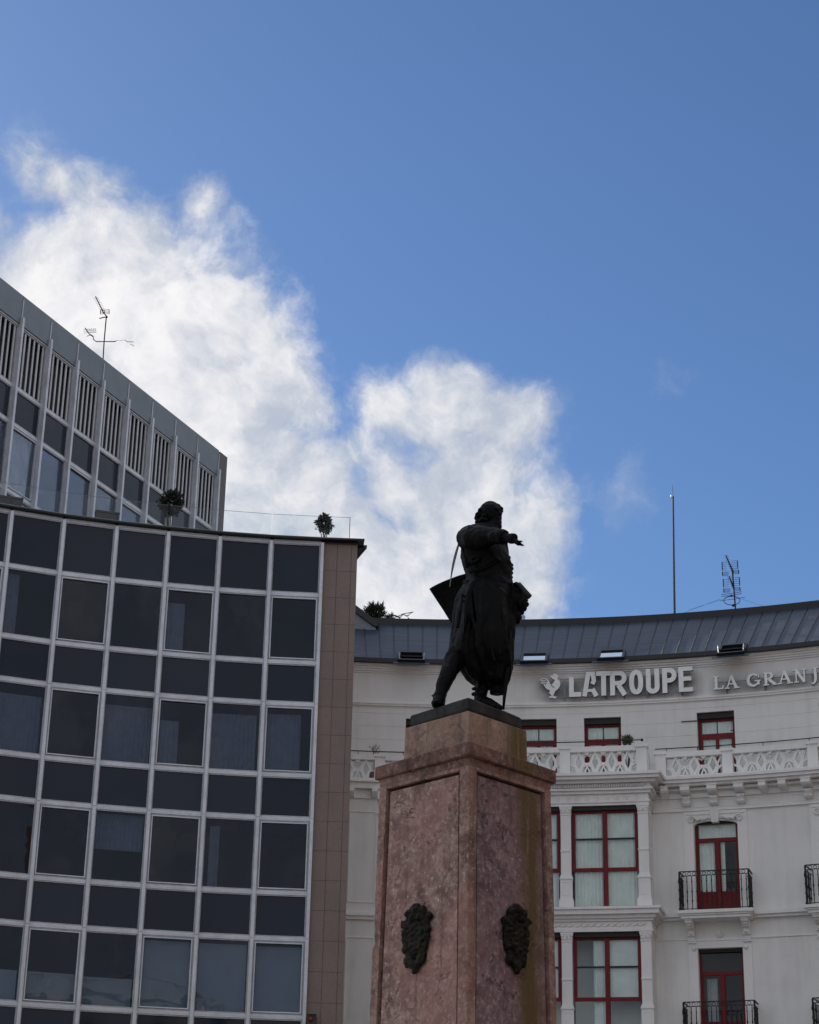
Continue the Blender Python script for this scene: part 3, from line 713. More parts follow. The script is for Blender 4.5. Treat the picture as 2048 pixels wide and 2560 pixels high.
# shield slung behind the back, curved plate
sh_ = [(262, 905), (300, 882), (340, 861), (400, 834), (450, 815), (520, 788), (590, 768), (650, 860), (640, 1000), (600, 1120), (540, 1200), (478, 1240), (430, 1165), (380, 1085), (320, 995)]
mb = MB(); fr = []; bk = []
cxm, cym = 480, 985
def shp(zx, zy, e):
    return SP(zx, zy, 0.42+e-0.0000018*((zx-cxm)**2+(zy-cym)**2))
rings = []
for e, sc in ((0.0, 0.02), (0.0, 0.5), (0.0, 0.96), (0.02, 1.0), (0.045, 1.0), (0.06, 0.96), (0.06, 0.5), (0.06, 0.02)):
    rings.append([shp(cxm+(x-cxm)*sc, cym+(y-cym)*sc, e) for x, y in sh_])
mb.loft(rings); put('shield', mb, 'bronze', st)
mb = MB(); pts = []
for t in [k/12 for k in range(13)]:
    zx = 552+(448-552)*t; zy = 430+(885-430)*t; zx += -14*math.sin(math.pi*t); pts.append((zx, zy, 0.12+0.26*t, 5+7*math.sin(math.pi*min(1, t*1.2))))
rings = []
for zx, zy, dy, hw in pts:
    a = SP(zx-hw, zy, dy); b = SP(zx+hw, zy, dy); rings.append([a, b, b+Vector((0, .012, 0)), a+Vector((0, .012, 0))])
put('shield_strap', mb.loft(rings), 'edge_trim', st)  # pale grey paints in the light the strap reflects
# cloak tail and overcoat flap
mb = MB()
rowloft(mb, interp([(900, 640, 930, -.36, .08), (1100, 660, 930, -.42, .09), (1300, 690, 960, -.46, .08), (1450, 750, 990, -.42, .07), (1560, 790, 1005, -.30, .10), (1650, 805, 1008, -.15, .12), (1720, 806, 995, -.05, .14), (1790, 806, 962, 0, .13), (1835, 806, 945, 0, .12), (1853, 806, 936, 0, .10)]), 36, 6, 0.05, 1.0)
put('cloak', voxel(mb, 0.02, 2, 'cloak'), 'bronze', st, smooth=True)
mb = MB(); mb.tube([SP(1000, 1000, -.1), SP(975, 1500, -.25), SP(948, 1790, -.25), SP(936, 1900, -.25), SP(930, 1990, -.25)], [.035, .04, .034, .026, .018], 10)
put('scabbard', mb, 'bronze', st, smooth=True)
mb = MB(); a = SP(1058, 862, -.05); b = SP(1166, 985, -.05); mb.tube([a, a.lerp(b, .02), a.lerp(b, .98), b], [.035, .05, .052, .04], 16)
mb.tube([SP(1040, 905, -.02), SP(1140, 1020, -.02)], [.04, .035], 12)
put('scroll', mb, 'bronze_slab', st, smooth=True)

# ------------------------------------------------------------------ glass office building (curved front, set-back upper storeys)
off = thing('office_building', 'curved glass office block with pale mullion grid and granite edge', 'building', (-6.0, 62.0, 0.0))
MUL = [Vector(p) for p in [(-16.78, 55.15), (-15.33, 55.92), (-13.86, 56.62), (-12.33, 57.25), (-10.80, 57.86), (-9.21, 58.33), (-7.62, 58.72), (-6.01, 59.04), (-4.39, 59.27), (-2.76, 59.39)]]
ROOF = 25.10
BARS = [23.20, 20.95, 19.60, 17.34, 15.99, 13.74, 12.38, 10.12, 8.77, 6.51, 5.16]   # alternately below a spandrel / below a window
LEV = [24.98]+BARS
BH = 0.055
# curtains and blinds seen through particular panes: (column, window row) -> (kind, x0, x1, z0, z1) in fractions of the pane
SEEN = {(3, 0): ('curtain_grey', 0.0, 0.28, 0, 0.95), (6, 0): ('curtain_grey', 0.02, 0.42, 0, 0.80), (2, 0): ('curtain_grey', 0.0, 0.9, 0, 0.9),
        (3, 1): ('curtain_grey', 0.0, 1.0, 0, 0.86), (2, 1): ('curtain_grey', 0.0, 1.0, 0, 0.86), (5, 1): ('curtain_grey', 0.02, 1.0, 0, 0.86), (6, 1): ('curtain_grey', 0.05, 0.45, 0, 0.7), (7, 1): ('curtain_grey', 0.0, 0.95, 0, 0.86), (8, 1): ('curtain_grey', 0.0, 0.76, 0, 0.9),
        (5, 2): ('curtain_grey', 0.0, 1.0, 0.45, 0.97), (7, 2): ('curtain_grey', 0.1, 0.3, 0, 0.9),
        (6, 3): ('blind', 0.01, 0.99, 0.0, 0.94), (7, 3): ('blind', 0.01, 0.99, 0.0, 0.94), (8, 3): ('blind', 0.01, 0.99, 0.0, 0.93), (3, 3): ('blind', 0.01, 0.99, 0.0, 0.42), (4, 3): ('blind', 0.01, 0.99, 0.0, 0.42), (5, 3): ('blind', 0.01, 0.99, 0.0, 0.40)}
def office_cell(parent_root, loc, rz, w, h, kind, sash, seen=None, seed=0):
    """one framed panel of the curtain wall: frame, pane, and what hangs behind it"""
    key = (kind, round(w, 2), round(h, 2), sash)
    def fr():
        mb = frame_mb(w, h, 0.042, -0.03, 0.05)
        return mb
    nm = 'window' if kind == 'w' else 'spandrel_panel'
    wn = put(nm, shared(('frame',)+key, fr, 'aluminium_dull'), None, parent_root, loc, rz)
    if sash:
        put('sash', shared(('sash',)+key, lambda: frame_mb(w-0.096, h-0.11, 0.034, -0.055, 0.02, 0.055), 'aluminium'), None, wn)
    rp = random.Random(seed*7+int(loc[2]*10)+int(loc[0]*10))
    put('pane', shared(('pane',)+key, lambda: MB().box(-w/2+0.03, w/2-0.03, -0.006, 0.006, -h/2+0.03, h/2-0.03), 'office_glass' if kind == 'w' else 'spandrel_glass'), None, wn, (0, 0.018, h/2), rot=(R_(rp.gauss(0, .55)), 0, R_(rp.gauss(0, .45))))
    if seen:
        k, x0, x1, z0, z1 = seen
        a, b = -w/2+0.05+(w-0.1)*x0, -w/2+0.05+(w-0.1)*x1
        if k == 'blind': put('blind', MB().box(a, b, 0.16, 0.166, 0.05+h*z0, h*z1), 'blind', wn)
        else: put('curtain', curtain_mb(a, b, 0.22, 0.03+h*z0, h*z1, 0.03, max(3, int((b-a)*8)), seed), 'curtain_grey', wn)
    return wn
ncol = len(MUL)-1
for c in range(ncol):
    a, b = MUL[c], MUL[c+1]; t = (b-a); rz = math.atan2(t.y, t.x); mid = (a+b)/2; w = t.length-0.10
    w = round(w, 2)
    for r in range(len(LEV)-1):
        top, bot = LEV[r]-BH, LEV[r+1]+BH
        kind = 's' if r % 2 == 0 else 'w'
        sash = (kind == 'w' and c % 2 == 0)
        if kind == 'w': sn = SEEN.get((c, r//2))
        else: sn = None
        office_cell(off, (mid.x, mid.y, bot), rz, w, top-bot, kind, sash, sn, c*31+r)
    for r, z in enumerate(LEV):
        put('transom', shared(('transom', round(w, 2)), lambda: MB().box(-w/2-0.004, w/2+0.004, -0.045, 0.06, -BH-0.003, -0.012).box(-w/2-0.004, w/2+0.004, -0.038, 0.06, -0.008, BH+0.003), 'aluminium'), None, off, (mid.x, mid.y, z), rz)
# projecting mullions, jointed at every floor
ZJ = [24.97, 19.60, 15.99, 12.38, 8.77, 5.16]
for i, p in enumerate(MUL):
    t = (MUL[min(i+1, ncol)]-MUL[max(i-1, 0)]); rz = math.atan2(t.y, t.x)
    for k in range(len(ZJ)-1):
        h = ZJ[k]-ZJ[k+1]-0.012
        put('mullion', shared(('mullion', round(h, 3)), lambda: MB().box(-0.05, 0.05, -0.15, 0.055, 0, h), 'aluminium'), None, off, (p.x, p.y, ZJ[k+1]+0.006), rz)
# granite edge: tiles hung on a backing
E1 = at_z(894.5, 1358, 25.0); GE = Vector((E1.x, 59.44))
t = (GE-MUL[-1]).normalized(); rzg = math.atan2(t.y, t.x); nn = Vector((-t.y, t.x))
g0 = MUL[-1]+t*0.055; gl = (GE-g0).length
mb = MB(); mb.box(0, gl-0.02, 0.03, 0.3, 0.0, 24.98); put('granite_backing', mb, 'joint', off, (g0.x, g0.y, 0), rzg)
cuts = [0.0, gl*0.40, gl*0.82, gl]
zt = 24.96; row = 0
while zt > 0.2:
    th = 0.90; zb = max(0.02, zt-th)
    for k in range(3):
        wd = cuts[k+1]-cuts[k]-0.007
        put('granite_tile', shared(('granite_tile', k, round(zt-zb, 2)), lambda: MB().box(0.004, wd, -0.010, 0.029, 0.004, zt-zb-0.004), 'granite'), None, off, (g0.x+t.x*cuts[k], g0.y+t.y*cuts[k], zb), rzg)
    zt = zb; row += 1
# return wall and body of the block
side = GE+nn*0.02
mb = MB(); back = Vector((-0.3, 1.0)).normalized()
q0 = GE+nn*0.301; q1 = q0+back*14
mb.hexa([(q0.x, q0.y, 0), (q1.x, q1.y, 0), (q1.x-0.3, q1.y, 0), (q0.x-0.3, q0.y, 0)], [(q0.x, q0.y, 24.98), (q1.x, q1.y, 24.98), (q1.x-0.3, q1.y, 24.98), (q0.x-0.3, q0.y, 24.98)])
put('return_wall', mb, 'granite', off)
core = [p+Vector((0.0, 0.0)) for p in MUL]
inner = []
for i, p in enumerate(MUL):
    tt = (MUL[min(i+1, ncol)]-MUL[max(i-1, 0)]).normalized(); inner.append(p+Vector((-tt.y, tt.x))*2.6)
mb = MB()
for i in range(ncol):
    a, b = inner[i], inner[i+1]
    mb.add([(a.x, a.y, 0.02), (b.x, b.y, 0.02), (b.x, b.y, 24.9), (a.x, a.y, 24.9)], [(0, 1, 2, 3)])
put('inner_wall', mb, 'interior', off)
def slab_mb(z0, z1, d0, d1, ext=0.0):
    fr = []; bk = []
    for i, p in enumerate(MUL):
        tt = (MUL[min(i+1, ncol)]-MUL[max(i-1, 0)]).normalized(); nn_ = Vector((-tt.y, tt.x)); fr.append(p+nn_*d0); bk.append(p+nn_*d1)
    if ext:
        fr.append(GE+t*ext+nn*d0); bk.append(GE+t*ext+nn*d1)
    m_ = MB(); n_ = len(fr)
    for i in range(n_-1):
        m_.hexa([(*fr[i], z0), (*fr[i+1], z0), (*bk[i+1], z0), (*bk[i], z0)], [(*fr[i], z1), (*fr[i+1], z1), (*bk[i+1], z1), (*bk[i], z1)])
    return m_
for k in range(len(LEV)-1):
    if k % 2 == 0:      # behind every spandrel: slab and upstand
        put('floor_slab', slab_mb(LEV[k+1]+0.06, LEV[k]-0.05, 0.09, 2.59), 'interior', off)
put('base_wall', slab_mb(0.01, 5.0, 0.0, 0.4), 'granite', off)
# roof deck, dark overhanging edge with a pale top line
deck = [(*p, 0) for p in MUL]+[(GE.x, GE.y, 0), (q1.x, q1.y, 0), (-24, 76, 0), (-26, 62, 0)]
mb = MB(); mb.loft([[(x, y+0.05, 24.985) for x, y, _ in deck], [(x, y+0.05, 25.05) for x, y, _ in deck]])
put('roof_deck', mb, 'joint', off)
put('roof_edge', slab_mb(25.052, 25.09, -0.24, 0.5, 0.20), 'roof_edge', off)
put('edge_trim', slab_mb(25.092, 25.108, -0.25, -0.05, 0.21), 'edge_trim', off)
mb = MB(); r0 = GE+t*0.02; r1 = r0+back*6
mb.hexa([(r0.x, r0.y+.3, 24.99), (r0.x+0.27, r0.y+.3, 24.99), (r1.x+0.27, r1.y, 24.99), (r1.x, r1.y, 24.99)], [(r0.x, r0.y+.3, 25.10), (r0.x+0.27, r0.y+.3, 25.10), (r1.x+0.27, r1.y, 25.10), (r1.x, r1.y, 25.10)])
put('side_eave', mb, 'roof_edge', off)
# glass parapet along the roof edge
for c in range(ncol+1):
    if c < ncol: a, b = MUL[c], MUL[c+1]
    else: a, b = MUL[ncol], GE-t*0.28
    tt = (b-a).normalized(); nn_ = Vector((-tt.y, tt.x)); a2, b2 = a+nn_*0.35, b+nn_*0.35
    rz = math.atan2(tt.y, tt.x); w = (b2-a2).length
    gp = put('glass_parapet', MB().box(0.01, w-0.01, 0, 0.016, 25.11, 26.06), 'balustrade_glass', off, (a2.x, a2.y, 0), rz)
    put('glass_edge', MB().box(0.01, w-0.01, -0.001, 0.017, 26.061, 26.067), 'edge_trim', gp)
b2 = GE-t*0.28+nn*0.35
put('parapet_post', MB().box(-0.02, 0.0, -0.01, 0.03, 25.11, 26.08), 'antenna_metal', off, (b2.x+0.02, b2.y, 0), rzg)

# set-back upper storeys: straight facade running away from the square
T0 = Vector((-13.58, 61.11)); TD = Vector((0.411, 0.911)).normalized(); TM = 1.745; TN = Vector((-TD.y, TD.x))
rzt = math.atan2(TD.y, TD.x)
TR = [34.60, 33.50, 31.17, 29.84, 27.44, 26.10, 25.14]
for k in range(-4, 8):
    p = T0+TD*(TM*(k+0.5)); w = TM-0.10
    fp = put('fascia_panel', shared(('fascia_panel',), lambda: MB().box(-TM/2+0.006, TM/2-0.006, -0.09, 0.10, 0, 1.10), 'fascia_metal'), None, off, (p.x, p.y, 33.505), rzt)
    # louvred plant storey
    lf = put('louvre_bay', shared(('louvre_frame',), lambda: frame_mb(w, 2.2, 0.05, -0.02, 0.05), 'aluminium_dull'), None, off, (p.x, p.y, 31.23), rzt)
    put('louvre_back', shared(('louvre_back',), lambda: MB().box(-w/2+0.03, w/2-0.03, 0.30, 0.34, 0.02, 2.18), 'dark_reveal'), None, lf)
    for s_ in range(6):
        x = -w/2+0.14+s_*(w-0.28)/5
        put('louvre_slat', shared(('louvre_slat',), lambda: MB().box(-0.042, 0.042, 0.0, 0.03, 0.052, 2.148), 'louvre_slat'), None, lf, (x, 0, 0), R_(random.uniform(-6, 6)))
    office_cell(off, (p.x, p.y, 29.90), rzt, round(w, 2), 1.21, 's', False)
    office_cell(off, (p.x, p.y, 27.50), rzt, round(w, 2), 2.28, 'w', k % 2 == 0, ('curtain_grey', 0.02, 0.98, 0, 1) if k in (-3, 0) else None, k)
    office_cell(off, (p.x, p.y, 25.20), rzt, round(w, 2), 2.18, 'w', False)
    for z in TR[1:6]:
        if z == 26.10: continue
        put('transom', shared(('transom_tower',), lambda: MB().box(-w/2-0.004, w/2+0.004, -0.045, 0.06, -0.058, -0.008).box(-w/2-0.004, w/2+0.004, -0.038, 0.06, -0.004, 0.058), 'aluminium'), None, off, (p.x, p.y, z), rzt)
for k in range(-4, 9):
    p = T0+TD*(TM*k)
    mb = shared(('tower_mullion',), lambda: MB().box(-0.055, 0.055, -0.20, -0.092, 0, 8.6).box(-0.05, 0.05, -0.0915, 0.06, 0, 8.35).box(-0.018, 0.018, -0.115, -0.0925, 8.602, 9.30), 'aluminium')
    put('mullion', mb, None, off, (p.x, p.y, 25.15), rzt)
pe = T0+TD*(TM*8+0.06)
for k in range(7):
    put('granite_tile', shared(('granite_end',), lambda: MB().box(0, 0.62, -0.10, 0.2, 0.004, 1.342), 'granite_grey'), None, off, (pe.x, pe.y, 25.15+k*1.348), rzt)
mb = MB(); a = T0+TD*(TM*-4); b = pe+TD*0.62
mb.hexa([(*(a+TN*2.0), 25.06), (*(b+TN*0.2), 25.06), (*(b+TN*9), 25.06), (*(a+TN*9), 25.06)], [(*(a+TN*2.0), 34.5), (*(b+TN*0.2), 34.5), (*(b+TN*9), 34.5), (*(a+TN*9), 34.5)])
put('tower_core', mb, 'interior', off)
mb = MB(); mb.hexa([(*(a+TN*0.12), 33.52), (*(b+TN*0.205), 33.52), (*(b+TN*9.1), 33.52), (*(a+TN*9.1), 33.52)], [(*(a+TN*0.12), 34.58), (*(b+TN*0.205), 34.58), (*(b+TN*9.1), 34.58), (*(a+TN*9.1), 34.58)])
put('tower_roof', mb, 'joint', off)

# television aerial on the upper roof
def from_px(px, py, dist_pt):                 # pixel onto the vertical plane through dist_pt facing the camera
    return at_y(px, py, dist_pt)
AY = 67.0
ant = thing('roof_aerial', 'thin television aerial with slanted boom on the upper office roof', 'aerial', tuple(at_y(257, 905, AY)))
P_ = lambda x, y, d=0: at_y(x*0.3478, 650+y*0.3478, AY+d)
put('mast', MB().tube([P_(738, 760), P_(748, 590), P_(765, 400)], 0.024, 8), 'antenna_metal', ant)
mb = MB().tube([P_(687, 262), P_(740, 370), P_(772, 415)], 0.022, 6)
for k in range(9):
    q = P_(692+k*6, 275+k*11); mb.tube([q+Vector((-0.10, 0.05, 0.0)), q+Vector((0.10, -0.05, 0))], 0.006, 5)
put('boom', mb, 'antenna_metal', ant)
mb = MB()
for s_ in (-1, 1):
    x0, x1 = (722, 742) if s_ < 0 else (752, 785)
    mb.tube([P_(x0, 358), P_(x0, 390)], 0.014, 6); mb.tube([P_(x1, 355), P_(x1, 388)], 0.014, 6)
    for k in range(4): mb.tube([P_(x0, 358+k*10), P_(x1, 356+k*10)], 0.008, 5)
mb.tube([P_(714, 420), P_(745, 412), P_(775, 408)], 0.02, 6)
put('reflector', mb, 'antenna_metal', ant)
mb = MB().tube([P_(668, 545), P_(672, 570), P_(690, 586), P_(830, 586), P_(835, 578)], 0.018, 6)
put('cross_arm', mb, 'antenna_metal', ant)
mb = MB().tube([P_(612, 488), P_(640, 530), P_(672, 550)], 0.02, 6)
for k in range(5):
    x = 632+k*14; mb.tube([P_(x, 492), P_(x+2, 525)], 0.007, 5)
for k in range(3): mb.tube([P_(600, 500+k*12), P_(690, 495+k*12)], 0.007, 5)
mb.tube([P_(622, 548), P_(650, 540), P_(668, 552)], 0.012, 5)
put('small_yagi', mb, 'antenna_metal', ant)
mb = MB().tube([P_(900, 575), P_(915, 588), P_(960, 588)], 0.012, 5).tube([P_(935, 602), P_(962, 618)], 0.010, 5).tube([P_(835, 580), P_(900, 575)], 0.006, 5)
put('side_dipole', mb, 'antenna_metal', ant)

# ------------------------------------------------------------------ plants
def leafball(name, label, c, rx, rz, n, ls, mat, potr, base_z, seed, spiky=False, group=None, pot=True):
    rn = random.Random(seed)
    t = thing(name, label, 'plant', (c[0], c[1], base_z), group)
    mb = MB()
    for i in range(n):
        d = Vector((rn.gauss(0, 1), rn.gauss(0, 1), rn.gauss(0, 1))).normalized()
        bl = 0.80+0.34*noise.noise(d*2.1+Vector((seed, 0, 0)))+0.18*noise.noise(d*5.0+Vector((0, seed, 0)))
        p = Vector(c)+Vector((d.x*rx, d.y*rx, d.z*rz))*bl*rn.uniform(0.25, 1.0)**0.5
        s_ = ls*rn.uniform(.6, 1.3)
        e1 = (d+Vector((rn.gauss(0, .5), rn.gauss(0, .5), rn.gauss(0, .5)+(.8 if spiky else .0)))).normalized()
        e2 = e1.cross(Vector((rn.gauss(0, 1), rn.gauss(0, 1), rn.gauss(0, 1)))).normalized(); e3 = e1.cross(e2)
        wd = s_*(0.16 if spiky else 0.34)
        mb.add([p-e1*s_, p+e2*wd+e3*wd*.3, p+e1*s_, p-e2*wd+e3*wd*.3], [(0, 1, 2), (0, 2, 3)])
    put('foliage', mb, mat, t)
    st_ = MB()
    for k in range(5):
        a = Vector((c[0]+rn.uniform(-.04, .04), c[1]+rn.uniform(-.04, .04), base_z)); b = Vector(c)+Vector((rn.uniform(-.6, .6)*rx, rn.uniform(-.6, .6)*rx, rn.uniform(-.2, .6)*rz))
        st_.tube([a, a.lerp(b, .5)+Vector((0, 0, .05)), b], [.025, .016, .008], 6)
    put('stem', st_, 'twig', t)
    if pot:
        q = MB(); q.loft([[(c[0]+r*math.cos(2*math.pi*k/14), c[1]+r*math.sin(2*math.pi*k/14), z) for k in range(14)] for r, z in ((potr*.75, base_z), (potr, base_z+potr*1.3), (potr*1.1, base_z+potr*1.35), (potr*1.1, base_z+potr*1.6), (potr*.9, base_z+potr*1.6))])
        put('pot', q, 'canvas_grey', t)
    return t
pa = at_y(428, 1258, 60.9); leafball('roof_shrub', 'dense dark clipped shrub in front of the louvred storey', pa, 0.50, 0.52, 1500, 0.07, 'leaf', 0.22, 25.06, 11)
pb = at_y(812, 1310, 59.95); leafball('roof_shrub', 'ragged dark potted shrub near the end of the glass parapet', pb, 0.34, 0.40, 620, 0.075, 'leaf', 0.16, 25.06, 12)
# low dark planters on the terrace
for (px, py, yy, lab) in ((26, 1249, 57.75, 'long dark planter box on the terrace behind the parapet, below the curtained upper window'), (268, 1286, 59.3, 'long dark planter box on the terrace behind the parapet, closer to the clipped shrub')):
    p = at_y(px, py, yy); rz = R_(17)
    put('planter', MB().box(-0.37, 0.37, -0.12, 0.12, 0, p.z-25.06).box(-0.39, 0.39, -0.14, 0.14, p.z-25.058, p.z-25.0), 'letter_side', None, (p.x, p.y, 25.06), rz, lab, 'planter')
# small red signal lamp at the foot of the granite strip
p = at_y(779, 2548, 59.15)
sl_ = thing('signal_lamp', 'small dark red lamp fixed low on the granite edge', 'lamp', (p.x, p.y+.25, p.z-.12))
put('housing', MB().box(p.x-.13, p.x+.13, p.y, p.y+.24, p.z-.16, p.z+.12).box(p.x-.15, p.x+.15, p.y-.08, p.y-.002, p.z+.121, p.z+.14), 'letter_side', sl_, bevel=0.01)
put('lens', MB().ell((p.x-.02, p.y-.01, p.z), .08, .05, .08, 14, 8), 'lamp_red', sl_, smooth=True)

# ------------------------------------------------------------------ curved white building with the signs
C0 = Vector((0.5, 34.0)); RB, RM, RA = 29.9, 31.0, 32.0
def cyl(px, py, R):
    d = ray(px, py); a = d[0]**2+d[1]**2; b = -2*(d[0]*C0.x+d[1]*C0.y); c = C0.length_squared-R*R
    k = (-b+math.sqrt(b*b-4*a*c))/(2*a); p = CAMP+d*k
    return math.atan2(p[0]-C0.x, p[1]-C0.y), p[2]
def TH(px, py, R): return cyl(px, py, R)[0]
def AP(th, R): return (C0.x+R*math.sin(th), C0.y+R*math.cos(th))
def at_arc(th, R, z): x, y = AP(th, R); return dict(loc=(x, y, z), rz=-th)
hot = thing('hotel_building', 'white curved stucco building with red windows, iron balconies and zinc roof', 'building', (0.5, 66.0, 0.0))
def sweep(prof, t0, t1, mb=None, stepdeg=0.8):
    mb = mb or MB(); n = max(1, int(abs(t1-t0)/R_(stepdeg))); rings = []
    for i in range(n+1):
        th = t0+(t1-t0)*i/n; rings.append([(*AP(th, R), z) for R, z in prof])
    return mb.loft(rings)
def band(rf, rb, z0, z1, t0, t1, mb=None): return sweep([(rf, z0), (rf, z1), (rb, z1), (rb, z0)], t0, t1, mb)
def arc_wall(R, Rb, t0, t1, z0, z1, holes, grooves=(), gd=0.012, gh=0.014):
    """curved wall with rectangular openings and horizontal joints cut into it"""
    ts = {round(t0, 6), round(t1, 6)}; zs = {round(z0, 4), round(z1, 4)}
    for a, b, c, d in holes: ts |= {round(a, 6), round(b, 6)}; zs |= {round(c, 4), round(d, 4)}
    gz = set()
    for gzz in grooves: zs |= {round(gzz-gh/2, 4), round(gzz+gh/2, 4)}
    k = t0
    while k < t1: ts.add(round(k, 6)); k += R_(0.9)
    ts = sorted(ts); zs = sorted(zs); mb = MB()
    def hole(i, j):
        if i < 0 or j < 0 or i >= len(ts)-1 or j >= len(zs)-1: return True
        tm, zm = (ts[i]+ts[i+1])/2, (zs[j]+zs[j+1])/2
        return any(a < tm < b and c < zm < d for a, b, c, d in holes)
    def rad(j):
        if j < 0 or j >= len(zs)-1: return R
        zm = (zs[j]+zs[j+1])/2
        return R+gd if any(abs(zm-q) < gh/2 for q in grooves) else R
    for i in range(len(ts)-1):
        for j in range(len(zs)-1):
            if hole(i, j): continue
            a, b, c, d = ts[i], ts[i+1], zs[j], zs[j+1]; r = rad(j)
            mb.add([(*AP(a, r), c), (*AP(b, r), c), (*AP(b, r), d), (*AP(a, r), d)], [(0, 1, 2, 3)])
            for (di, dj, e0, e1) in ((-1, 0, (a, c), (a, d)), (1, 0, (b, c), (b, d)), (0, -1, (a, c), (b, c)), (0, 1, (a, d), (b, d))):
                if hole(i+di, j+dj): mb.add([(*AP(e0[0], r), e0[1]), (*AP(e1[0], r), e1[1]), (*AP(e1[0], Rb), e1[1]), (*AP(e0[0], Rb), e0[1])], [(0, 1, 2, 3)])
                elif dj and rad(j+dj) > r: r2 = rad(j+dj); mb.add([(*AP(e0[0], r), e0[1]), (*AP(e1[0], r), e1[1]), (*AP(e1[0], r2), e1[1]), (*AP(e0[0], r2), e0[1])], [(0, 1, 2, 3)])
    return mb
def prism_x(mb, poly, x0, x1):                # polygon in y,z extruded along x
    return mb.loft([[(x0, y, z) for y, z in poly], [(x1, y, z) for y, z in poly]])
D = R_
TL, TRR = D(-9), D(29)
DOORC = [D(18.07), D(25.62)]; DW = D(1.305)
holes = []
for c in DOORC: holes += [(c-DW, c+DW, 14.24, 17.285), (c-DW, c+DW, 10.16, 13.14)]
put('main_wall', arc_wall(RM, RM+0.38, TL, TRR, 0.01, 17.57, holes), 'stucco', hot)
WIN = [D(0.28), D(7.27), D(11.19), D(18.04), D(25.36)]; WW = D(1.125)
put('attic_wall', arc_wall(RA, RA+0.35, TL, TRR, 18.3, 22.80, [(c-WW, c+WW, 18.31, 21.21) for c in WIN], (21.36, 20.90, 20.43, 19.97, 19.50, 19.04)), 'attic_stucco', hot)
put('inner_wall', band(RM+2.4, RM+2.6, 0.02, 22.7, TL, TRR), 'interior_pale', hot)
for z in (22.72, 18.45, 14.10, 10.0):
    put('floor_slab', band(RM+0.385 if z < 20 else RA+0.355, RM+2.39, z-0.15, z, TL, TRR), 'interior_pale', hot)
put('terrace_floor', band(RM-0.3, RA+0.34, 18.21, 18.299, TL, TRR), 'stucco', hot)
# --- attic mouldings, gutter, roof
for (rf, z0, z1) in ((31.93, 21.62, 21.68), (31.90, 21.682, 21.75), (31.955, 21.752, 21.775), (31.96, 22.802, 22.86), (31.91, 22.862, 22.93), (31.86, 22.932, 23.0), (31.79, 23.002, 23.09)):
    put('attic_moulding', band(rf, RA+0.3, z0, z1, TL, TRR), 'stucco_trim', hot)
put('gutter', band(31.62, 32.0, 23.092, 23.235, TL, TRR), 'roof_edge', hot)
RS0, RZ0, RS1, RZ1 = 31.80, 23.24, 35.45, 25.80
roof = put('roof', sweep([(RS0, RZ0-0.03), (RS1, RZ1-0.03), (RS1+3, RZ1-0.03), (RS1+3, RZ0-0.03)], TL, TRR), 'zinc_seam', hot)
rofs = Vector((-hot.location.x, -hot.location.y, 0)) - Vector((-hot.location.x, -hot.location.y, 0))
def roof_at(th, s, up=0.0):
    sl = math.atan2(RZ1-RZ0, RS1-RS0); R = RS0+(RS1-RS0)*s-up*math.sin(sl); z = RZ0+(RZ1-RZ0)*s+up*math.cos(sl)
    return Vector((*AP(th, R), z))
PT = D(0.872); k = 0; th = D(-8.6)
while th < TRR-PT:
    mb = MB(); e = D(0.02)
    a, b = th+e, th+PT-e
    for s0, s1 in ((0.0, 1.0),):
        n_ = 6; lo = []; 
        q = [roof_at(a, s0, 0), roof_at(b, s0, 0), roof_at(b, s1, 0), roof_at(a, s1, 0)]
        u = [roof_at(a, s0, .012), roof_at(b, s0, .012), roof_at(b, s1, .012), roof_at(a, s1, .012)]
        mb.hexa(q, u)
    put('roof_panel', mb, 'zinc_roof', roof)
    put('roof_seam', MB().tube([roof_at(th, 0, .02), roof_at(th, 1, .02)], 0.022, 6), 'zinc_seam', roof)
    th += PT
put('ridge_cap', sweep([(RS1-0.10, RZ1-0.08), (RS1-0.12, RZ1+0.20), (RS1+0.5, RZ1+0.24), (RS1+0.5, RZ1-0.08)], TL, TRR), 'roof_edge', hot)
def roof_hit(px, py):
    lo, hi = -0.2, 1.2
    for _ in range(40):
        s_ = (lo+hi)/2; th, z = cyl(px, py, RS0+(RS1-RS0)*s_)
        if z > RZ0+(RZ1-RZ0)*s_: lo = s_
        else: hi = s_
    return th, s_
SL = math.atan2(RZ1-RZ0, RS1-RS0)
